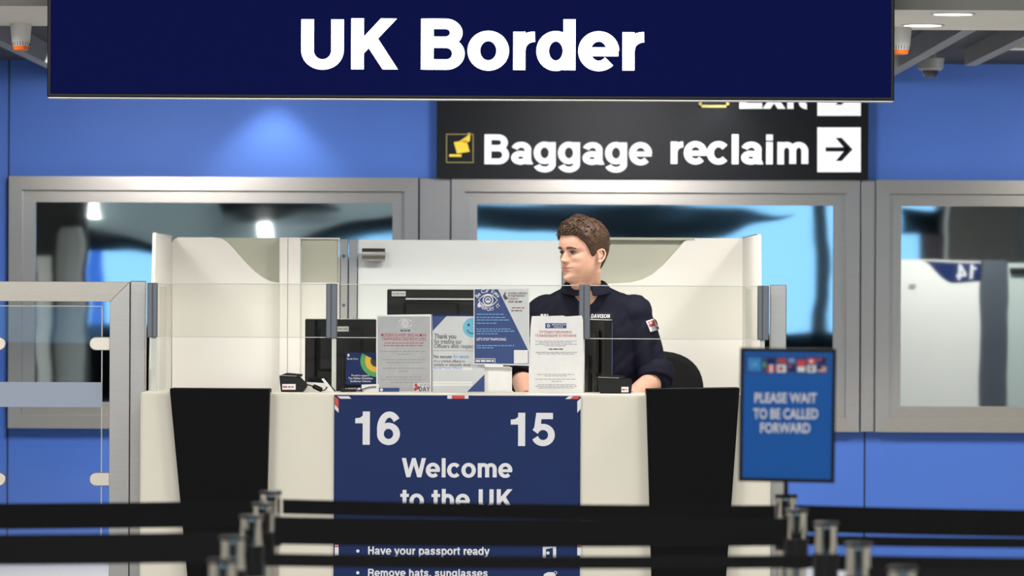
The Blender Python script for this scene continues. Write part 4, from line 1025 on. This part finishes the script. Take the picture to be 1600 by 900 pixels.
def head_pt(th, z):
    x, y, z = head_base(th, z)
    if math.cos(th) > 0:
        ax = abs(x)
        # nose: bridge, tip and wings
        bridge = 0.0
        if .070 < z < .128:
            t = (.122 - z) / (.122 - .083)
            prot = .0235 * max(0, min(1.08, t)) ** 1.05 + .003
            if z < .083: prot = .0285 * max(0, (z - .070) / .013) ** .55
            if z > .118: prot *= max(0, (.128 - z) / .010)
            bridge = prot * math.exp(-(ax / (.0085 + .004 * max(0, min(1, t)))) ** 2)
        y += bridge
        y += .0085 * g2(ax, z, .0125, .0785, .0055, .006)
        y -= .005 * g2(ax, z, .0, .0705, .012, .003)
        # eyes, brows, cheeks, mouth, chin
        y -= .0105 * g2(ax, z, .030, .1135, .015, .0085)
        y += .0045 * g2(ax, z, .029, .1275, .018, .0055)
        y += .005 * g2(ax, z, .043, .092, .016, .014)
        y += .0052 * g2(ax, z, .0, .0575, .019, .0042)
        y += .0048 * g2(ax, z, .0, .0465, .016, .0042)
        y -= .0050 * g2(ax, z, .0, .0520, .022, .0018)
        y -= .0035 * g2(ax, z, .0, .0375, .015, .004)
        y += .0035 * g2(ax, z, .0, .014, .016, .010)
        y -= .0022 * g2(ax, z, .0, .066, .003, .005)
        y -= .002 * g2(ax, z, .027, .052, .004, .004)
    return Vector((x, y, z))
HS = 1.045; HV = 1.02; YAW = R(50)
HC = Vector((X(909.5, 22.3), 22.3, Z(441, 22.3, 900)))
fw = Vector((-math.sin(YAW), -math.cos(YAW), 0)); sx_ = fw.cross(Vector((0, 0, 1)))
def hw(p): p = Vector(p) * HS; return HC + sx_ * p.x + fw * p.y + Vector((0, 0, p.z / HS * HV))

bodymb = MB()
NT, NZ = 120, 110
zs_h = [-.004 + .239 * (0.5 - 0.5 * math.cos(math.pi * (0.04 + 0.96 * k / NZ))) for k in range(NZ + 1)]
zs_h[-1] = .2349
vs = []; fs = []
for z in zs_h:
    for j in range(NT): vs.append(hw(head_pt(2 * math.pi * j / NT, z)))
for k in range(NZ):
    for j in range(NT):
        l = (j + 1) % NT; fs.append((k * NT + j, (k + 1) * NT + j, (k + 1) * NT + l, k * NT + l))
fs.append(tuple(range(NT))); fs.append(tuple(range(NZ * NT + NT - 1, NZ * NT - 1, -1)))
bodymb.add(vs, fs, M['skin'])
# ears
for sgn in (-1, 1):
    ex = sgn * .0715; 
    def ep(y, z, o): return hw((ex + sgn * o, y, z))
    helix = spl([(-.012, .088), (-.014, .100), (-.008, .112), (-.012, .120), (-.022, .1245), (-.033, .120), (-.037, .108), (-.034, .096), (-.027, .086), (-.020, .078), (-.013, .076), (-.010, .082)], 4)
    bodymb.tube([ep(a, b, .006 + .010 * min(1, max(0, (-.008 - a) / .02))) for a, b in helix], .0038, M['skin'], 10)
    inner = spl([(-.019, .092), (-.024, .098), (-.026, .107), (-.022, .115)], 4)
    bodymb.tube([ep(a, b, .009) for a, b in inner], .003, M['skin'], 8)
    bodymb.tube([ep(-.023, .100, -.006), ep(-.024, .100, .007)], [.017, .017], M['skin'], 20)
    bodymb.sphere(ep(-.016, .080, .006), .0055, M['skin'], 8)
    bodymb.sphere(ep(-.010, .098, .004), .004, M['skin'], 8)
# neck
NB = Vector((0.290, 22.37, 1.40))
bodymb.tube([NB + Vector((0, .03, -.06)), NB + Vector((0, .012, .02)), NB + Vector((-.004, -.012, .09)), hw((0, -.018, .055)), hw((0, -.022, .09))], [.050, .058, .0585, .057, .05], M['skin'], 32)
bodymb.tube([hw((0, .030, .012)), NB + Vector((-.012, -.030, .055))], [.030, .034], M['skin'], 20)
# torso, legs, arms below the clothes
TX, TY = 0.318, 22.42
def section(mb, rows, m, n=40):
    vs = []; fs = []
    for z, ox, hw_, fr, bk, oy in rows:
        for j in range(n):
            a = 2 * math.pi * j / n; s, c = math.sin(a), math.cos(a); p = .86
            vs.append((TX + ox + hw_ * math.copysign(abs(s) ** p, s), TY + oy - (fr if c > 0 else bk) * math.copysign(abs(c) ** p, c), z))
    for k in range(len(rows) - 1):
        for j in range(n):
            l = (j + 1) % n; fs.append((k * n + j, k * n + l, (k + 1) * n + l, (k + 1) * n + j))
    fs.append(tuple(range(n - 1, -1, -1))); fs.append(tuple(range((len(rows) - 1) * n, len(rows) * n)))
    return mb.add(vs, fs, m)
T0 = [(.845, .0, .15, .11, .12, .06), (.88, 0, .165, .11, .12, .05), (1.0, 0, .140, .095, .10, .03), (1.15, 0, .155, .105, .105, .01), (1.30, -.005, .17, .105, .105, 0), (1.39, -.01, .14, .070, .080, 0), (1.42, -.02, .09, .055, .065, -.01)]
section(bodymb, T0, M['skin'])
SHL, SHR = Vector((0.487, 22.40, 1.395)), Vector((0.118, 22.40, 1.395))
ELL, ELR = Vector((0.560, 22.37, 1.115)), Vector((0.040, 22.36, 1.125))
WRL, WRR = Vector((0.458, 22.165, 1.052)), Vector((0.06, 22.13, 1.052))
def limb(mb, a, b, r0, r1, m, bulge=0.0, n=24, k=8):
    pts = [a.lerp(b, i / k) for i in range(k + 1)]
    rs = [r0 + (r1 - r0) * i / k + bulge * math.sin(math.pi * i / k) for i in range(k + 1)]
    mb.tube(pts, rs, m, n)
for s, e, w_ in ((SHL, ELL, WRL), (SHR, ELR, WRR)):
    limb(bodymb, s + Vector((0, 0, -.03)), e, .046, .041, M['skin'], .004); bodymb.sphere(s + Vector((0, 0, -.032)), .046, M['skin'], 12); bodymb.sphere(e, .041, M['skin'], 12)
    limb(bodymb, e, w_, .042, .027, M['skin'], .006)
    # hand: palm, four curled fingers and a thumb from the side of the palm
    d = (w_ - e); d.z = 0; d.normalize(); sd = Vector((-d.y, d.x, 0)); mirror = 1 if s is SHL else -1
    pc = w_ + d * .05 + Vector((0, 0, -.004))
    for k in range(5):
        q = w_ + d * (.02 + .018 * k); bodymb.sphere(q, (.036 - .001 * abs(k - 3), .036 - .001 * abs(k - 3), .0155), M['skin'], 10)
    base = w_ + d * .095
    for k, (off, ln) in enumerate(((-.030, .066), (-.010, .076), (.010, .072), (.029, .056))):
        o_ = base + sd * off * mirror
        f3 = [o_ - d * .02, o_ + d * ln * .38 + Vector((0, 0, .006)), o_ + d * ln * .72 + Vector((0, 0, -.002)), o_ + d * ln * .95 + Vector((0, 0, -.013))]
        bodymb.tube(f3, [.0095, .0088, .0080, .0066], M['skin'], 10); bodymb.sphere(f3[-1], .0066, M['skin'], 6)
    tb = w_ + d * .035 - sd * .030 * mirror
    th3 = [tb, tb + d * .030 - sd * .018 * mirror, tb + d * .055 - sd * .020 * mirror + Vector((0, 0, -.006))]
    bodymb.tube(th3, [.012, .0105, .0085], M['skin'], 10); bodymb.sphere(th3[-1], .0085, M['skin'], 6)
HPL, HPR = Vector((0.42, 22.47, .905)), Vector((0.22, 22.47, .905))
KNL, KNR = Vector((0.45, 22.03, .845)), Vector((0.18, 22.03, .845))
ANL, ANR = Vector((0.45, 22.13, PL + .09)), Vector((0.18, 22.13, PL + .09))
for h_, k_, a_ in ((HPL, KNL, ANL), (HPR, KNR, ANR)):
    limb(bodymb, h_, k_, .070, .050, M['skin'], .006); bodymb.sphere(k_, .050, M['skin'], 12)
    limb(bodymb, k_, a_, .050, .033, M['skin'], .012)
    bodymb.tube([a_ + Vector((0, .03, -.045)), a_ + Vector((0, -.05, -.055)), a_ + Vector((0, -.13, -.068))], [.030, .030, .018], M['skin'], 16)

person = thing('person', 'man with short brown hair in navy uniform shirt, seated behind the counter looking left', 'person', (TX, TY, PL))
def fused(name, mb, voxel, parent, smooth_it=3, fac=.5):
    o = mb.build(name, parent)
    r = o.modifiers.new('remesh', 'REMESH'); r.mode = 'VOXEL'; r.voxel_size = voxel; r.use_smooth_shade = True
    if smooth_it:
        s = o.modifiers.new('smooth', 'SMOOTH'); s.factor = fac; s.iterations = smooth_it
    dg = bpy.context.evaluated_depsgraph_get()
    me = bpy.data.meshes.new_from_object(o.evaluated_get(dg)); o.modifiers.clear()
    m0 = list(mb.mats); o.data = me; me.name = name; me.materials.clear()
    for m in m0: me.materials.append(m)
    me.polygons.foreach_set('use_smooth', [True] * len(me.polygons))
    return o
body = fused('body', bodymb, 0.0028, person, 2, .5)
# lips as a tone of the skin mesh
me = body.data; me.materials.append(M['lip']); inv = sx_, fw
base = world_loc(body)
for p in me.polygons:
    c = Vector(p.center) + base - HC
    if abs(c.z) < .3:
        lx, ly, lz = c.dot(sx_) / HS, c.dot(fw) / HS, c.z / HV
        if ly > .066 and abs(lx) < .0225 and .0430 < lz < .0605:
            u = abs(lx) / .0225
            if .0515 - .0078 * (1 - u * u) < lz < .0525 + .0068 * (1 - u ** 1.5): p.material_index = 1
# eyes
for sgn in (-1, 1):
    c = (sgn * .0300, .0630, .1125)
    e = MB(); e.sphere(hw(c), .0112 * HS, M['eye_white'], 14); e = e.build('eye', person, smooth=True)
    d = Vector((0, 1, 0)).normalized(); ir = MB()
    q0 = Vector(c) + Vector((0, .0100, 0)); q1 = Vector(c) + Vector((0,   .0119, 0))
    ir.tube([hw(q0), hw(q1)], [.0064 * HS, .0056 * HS], M['iris'], 16); ir.build('iris', e, smooth=True)
    lid = MB(); pts = []
    for k in range(9):
        u = k / 8 * 2 - 1; x = sgn * .030 + u * .0145
        pts.append(hw((x, .0765 - .004 * u * u - .0035 * max(0, u * sgn),   .1163 + .0003 - .0040 * u * u)))
    lid.tube(pts, [.0010] + [.0025] * 7 + [.0010], M['brow'], 8); lid.build('eyelashes', e, smooth=True)
    bw = MB(); pts = []; rr = []
    for k in range(11):
        u = k / 10; x = sgn * (.012 + .038 * u); z = .1285 + .0045 * math.sin(math.pi * min(1, u * .85)) - .004 * u
        th = math.atan2(x / max(1e-6, cr(WD, z)), 1) 
        # find the surface point with this x
        lo, hi = 0.0, math.pi / 2
        for _ in range(26):
            mid = (lo + hi) / 2
            if abs(head_pt(mid, z).x) < abs(x): lo = mid
            else: hi = mid
        q = head_pt(lo * sgn, z); pts.append(hw((q.x, q.y + .0008, z))); rr.append(.0036 * (.75 + .6 * math.sin(math.pi * min(1, u + .15))) if 0 < k < 10 else .0014)
    bw.tube(pts, rr, M['brow'], 8); bw.build('eyebrow', person, smooth=True)
# hair: cap with a hairline, thick and ruffled on top, cropped at the sides
hm = MB()
def hairline(t):          # t = 0 forward .. pi back
    d = math.degrees(t)
    return cr([(0, .176), (20, .177), (38, .172), (50, .160), (62, .148), (72, .128), (80, .106), (88, .098), (95, .118), (104, .124), (116, .118), (126, .080), (140, .055), (160, .046), (180, .044)], d)
NT2, NZ2 = 150, 70
vo = []; vi = []
for k in range(NZ2 + 1):
    for j in range(NT2):
        th = 2 * math.pi * j / NT2; t = min(th, 2 * math.pi - th); hl = hairline(t)
        z = hl + (.2349 - hl) * (math.sin(math.pi / 2 * k / NZ2) if k else 0)
        b = Vector(head_base(th, z)); q = head_pt(th, z) if t < 1.0 else b
        up = (z - hl) / (.235 - hl)
        front = max(0, math.cos(t))
        top = max(0, min(1, (z - .150) / .055))
        thick = .0035 + .0065 * min(1, up * 3) + .0070 * top + .0145 * front * min(1, up * 2.2) * (.35 + .65 * (1 - top))
        if k == 0: thick = .0012 + .007 * front ** 2
        nrm = Vector((b.x, b.y * .9, (z - .115) * 1.1)).normalized()
        n1 = noise.noise(Vector((b.x * 62, b.y * 62, z * 62))); n2 = noise.noise(Vector((b.x * 150 + 5, b.y * 150, z * 150)))
        amp = .0012 + .0045 * top + .003 * front
        disp = thick + (amp * n1 + amp * .7 * n2 if k else amp * .5 * n1)
        if t < .9 and k < 26: nrm = (nrm + Vector((0, .55, -.15 if k < 8 else .1)) * front * (1 - k / 26)).normalized()
        vo.append(hw(q + nrm * disp)); vi.append(hw(q - nrm * .006))
nn = len(vo); fs = []
for k in range(NZ2):
    for j in range(NT2):
        l = (j + 1) % NT2
        fs.append((k * NT2 + j, (k + 1) * NT2 + j, (k + 1) * NT2 + l, k * NT2 + l))
        fs.append((nn + k * NT2 + j, nn + k * NT2 + l, nn + (k + 1) * NT2 + l, nn + (k + 1) * NT2 + j))
for j in range(NT2):
    l = (j + 1) % NT2; fs.append((j, l, nn + l, nn + j))
fs.append(tuple(range(NZ2 * NT2 + NT2 - 1, NZ2 * NT2 - 1, -1)))
fs.append(tuple(range(nn + NZ2 * NT2, nn + NZ2 * NT2 + NT2)))
hm.add(vo + vi, fs, M['hair'])
rnd = random.Random(3)
for _ in range(420):                      # short locks that ruffle the outline
    th = rnd.gauss(0, 1.1); k = rnd.randint(6, NZ2 - 4); t = abs(th)
    if t > 2.6: continue
    j = int((th % (2 * math.pi)) / (2 * math.pi) * NT2) % NT2
    p = vo[k * NT2 + j]; c0 = hw((0, 0, .12)); nrm = (p - c0).normalized()
    swirl = (fw * rnd.uniform(-.2, 1.0) + sx_ * rnd.uniform(-.8, .8) + Vector((0, 0, rnd.uniform(-.3, .3))))
    tg = (swirl - nrm * swirl.dot(nrm)).normalized(); L_ = rnd.uniform(.012, .022) * (1 if p.z > HC.z + .165 else .5)
    hm.tube([p - nrm * .003, p + nrm * .0015 + tg * L_ * .5, p - nrm * .001 + tg * L_], [.0032, .0026, .0006], M['hair'], 6)
hm.build('hair', person, smooth=True)

# shirt
shm = MB()
T1 = [(.835, .0, .175, .135, .145, .06), (.90, 0, .185, .135, .14, .05), (1.0, 0, .172, .125, .125, .03), (1.15, 0, .182, .128, .125, .01), (1.28, -.002, .198, .128, .122, 0), (1.36, -.004, .205, .112, .110, 0), (1.400, -.006, .205, .095, .098, 0), (1.424, -.012, .192, .088, .092, -.002), (1.446, -.020, .148, .080, .086, -.006), (1.462, -.024, .112, .074, .080, -.010), (1.482, -.028, .082, .070, .074, -.014), (1.492, -.029, .072, .066, .070, -.016)]
section(shm, T1, M['shirt'])
cuffs = []
for s, e, w_, side in ((SHL, ELL, WRL, 1), (SHR, ELR, WRR, -1)):
    limb(shm, s + Vector((-.015 * side, 0, -.025)), e, (.068), .064, M['shirt'], .004); shm.sphere(s + Vector((-.014 * side, 0, -.022)), (.076, .076, .074), M['shirt'], 14); shm.sphere(e + Vector((0, 0, .006)), .060, M['shirt'], 14)
    ax = (w_ - e).normalized()
    limb(shm, e, e + ax * .04, .061, .060, M['shirt'])
shirt = fused('shirt', shm, 0.006, person, 6, .5)
for v in shirt.data.vertices:             # soft folds
    p = Vector(v.co); a = noise.noise(Vector((p.x * 9, p.y * 7, p.z * 14))); b = noise.noise(Vector((p.x * 24 + 3, p.y * 20, p.z * 30 - p.x * 30)))
    v.co = p + Vector(v.normal) * (.006 * a + .0035 * b)
shirt.data.update()
for s, e, w_, side in ((SHL, ELL, WRL, 1), (SHR, ELR, WRR, -1)):     # rolled cuffs
    dn = ((e - s).normalized() * .75 + (w_ - e).normalized() * .55).normalized()
    a = e + Vector((.0 * side, 0, .040)); c = MB()
    limb(c, a - dn * .012, a + dn * .052, .070, .068, M['shirt'], .004, 32, 8)
    cf = fused('rolled_cuff', c, .004, person, 4, .5)
    for v in cf.data.vertices:
        p = Vector(v.co); v.co = p + Vector(v.normal) * .004 * noise.noise(p * 30)
# collar
cm = MB(); n = 40; ring_in = []; rows = 6
NCB = Vector((0.286, 22.360, 1.452))
for k in range(n + 1):
    a = R(-62) + R(360 - 56) * 0 + (2 * math.pi - R(56)) * k / n      # gap at the front
    ang = math.radians(-90 + 14) + (2 * math.pi - math.radians(28)) * k / n
    c, s = math.cos(ang), math.sin(ang); back = (s + 1) / 2
    for j in range(rows):
        u = j / (rows - 1)
        if u <= .5: r = .071 - .003 * (u / .5); z = 1.458 + (.028 + .030 * back) * (u / .5)
        else: r = .068 + .030 * ((u - .5) / .5) ** .8; z = 1.486 + .030 * back - (.036 + .012 * (1 - back)) * ((u - .5) / .5)
        ring_in.append((NCB.x + r * c * 1.02, NCB.y + r * s * 1.02 + .004, z))
fs = []
for k in range(n):
    for j in range(rows - 1): fs.append((k * rows + j, (k + 1) * rows + j, (k + 1) * rows + j + 1, k * rows + j + 1))
cm.add(ring_in, fs, M['shirt']); col = cm.build('collar', person, smooth=True)
so = col.modifiers.new('solid', 'SOLIDIFY'); so.thickness = .005; so.offset = 0
sb = col.modifiers.new('sub', 'SUBSURF'); sb.levels = 1; sb.render_levels = 1
# name tapes, sleeve flag, placket
dg = bpy.context.evaluated_depsgraph_get()
sbase = world_loc(shirt)
from mathutils.bvhtree import BVHTree
bvh = BVHTree.FromPolygons([Vector(v.co) + sbase for v in shirt.data.vertices], [list(p.vertices) for p in shirt.data.polygons])
def drape(mb, off, name, parent, src=None):
    """lay flat printed shapes on the cloth, along the direction they face"""
    out = []
    for v in mb.v:
        v = Vector(v); h = bvh.ray_cast(Vector((v.x, 21.9, v.z)), Vector((0, 1, 0)))
        out.append(tuple(h[0] - Vector((0, off, 0))) if h[0] else tuple(v))
    mb.v = out; return mb.build(name, parent)
def grid(mb, a, b, c, d, y, m, nx=10, nz=4):
    vs = []; fs = []
    for j in range(nz + 1):
        for i in range(nx + 1): p = W(a + (c - a) * i / nx, b + (d - b) * j / nz, y); vs.append(p)
    for j in range(nz):
        for i in range(nx): fs.append((j * (nx + 1) + i, (j + 1) * (nx + 1) + i, (j + 1) * (nx + 1) + i + 1, j * (nx + 1) + i + 1))
    mb.add(vs, fs, m)
yy = 22.27
tp = MB(); grid(tp, 918, 487, 960, 499, yy, M['trousers']); tp = drape(tp, .0035, 'name_tape', shirt)
L = MB(); 
GX = {'V': (.9, [pl((.01, 1), (.24, 1), (.55, 0), (.33, 0)), pl((.87, 1), (.64, 1), (.33, 0), (.55, 0))]), 'I': (.41, [rc(.1, 0, .305, 1)]), 'S': (.9, [st(spl([(.76, .74), (.66, .88), (.45, .92), (.26, .86), (.2, .72), (.3, .58), (.5, .5), (.7, .41), (.76, .26), (.66, .12), (.44, .08), (.22, .15), (.12, .3)]))]), 'O': (1.05, [st(arc(.52, .5, .37, .42, 0, 360, 36))]), 'N': (1.0, [rc(.1, 0, .3, 1), rc(.7, 0, .9, 1), pl((.1, 1), (.33, 1), (.9, 0), (.67, 0))])}
G.update(GX)
zt0 = Z(497, yy, 940); bold_text(L, 'DAVISON', X(924, yy), X(953, yy), zt0, 6.2 * yy / F, yy, M['print_white'], italic=.12)
drape(L, .0050, 'lettering', shirt)
tp = MB(); grid(tp, 838, 487, 868, 499, yy, M['trousers']); drape(tp, .0035, 'name_tape', shirt)
L = MB()
bars(L, 845, 857, 493, 4.5, yy, M['print_white']); drape(L, .005, 'lettering', shirt)
fl = MB(); nx = 8
def quad_grid(mb, P, m, k=8):
    vs = []; fs = []
    for j in range(k + 1):
        for i in range(k + 1):
            u, v = i / k, j / k
            q = [(1 - u) * (1 - v) * P[0][t] + u * (1 - v) * P[1][t] + u * v * P[2][t] + (1 - u) * v * P[3][t] for t in (0, 1)]
            vs.append(W(q[0], q[1], yy))
    for j in range(k):
        for i in range(k): fs.append((j * (k + 1) + i, (j + 1) * (k + 1) + i, (j + 1) * (k + 1) + i + 1, j * (k + 1) + i + 1))
    mb.add(vs, fs, m)
quad_grid(fl, [(1010, 502), (1025, 497), (1031, 515), (1017, 519)], M['print_white']); fl = drape(fl, .0045, 'sleeve_flag', shirt)
f2 = MB(); quad_grid(f2, [(1013, 503), (1025, 499), (1028.5, 508), (1016, 511)], M['print_red'])
quad_grid(f2, [(1014, 504), (1019, 502.4), (1020.3, 506), (1015.2, 507.3)], M['print_white'], 3); quad_grid(f2, [(1022.5, 503), (1025, 502), (1026, 506), (1023.5, 506.6)], M['paper_cool'], 3); drape(f2, .0060, 'flag_pattern', fl)
pk = MB(); grid(pk, 900, 470, 907, 640, yy, M['shirt'], 3, 24); drape(pk, .003, 'placket', shirt)
# trousers and shoes
tm = MB()
for h_, k_, a_ in ((HPL, KNL, ANL), (HPR, KNR, ANR)):
    limb(tm, h_, k_, .085, .066, M['trousers']); tm.sphere(k_, .066, M['trousers'], 12); limb(tm, k_, a_ + Vector((0, 0, -.03)), .066, .060, M['trousers'])
section(tm, [(.835, 0, .170, .12, .13, .06), (.90, 0, .175, .12, .13, .055), (.96, 0, .165, .115, .12, .045)], M['trousers'])
fused('trousers', tm, .008, person, 4)
for a_ in (ANL, ANR):
    s_ = MB(); s_.tube([a_ + Vector((0, .05, -.048)), a_ + Vector((0, .0, -.046)), a_ + Vector((0, -.08, -.055)), a_ + Vector((0, -.15, -.066)), a_ + Vector((0, -.18, -.072))], [.036, .040, .038, .030, .014], M['shoe'], 20)
    sh = fused('shoe', s_, .005, person, 3)
    MB().box(a_.x - .035, a_.x + .035, a_.y - .17, a_.y + .075, PL, PL + .012, M['shoe']).build('sole', sh, .004)
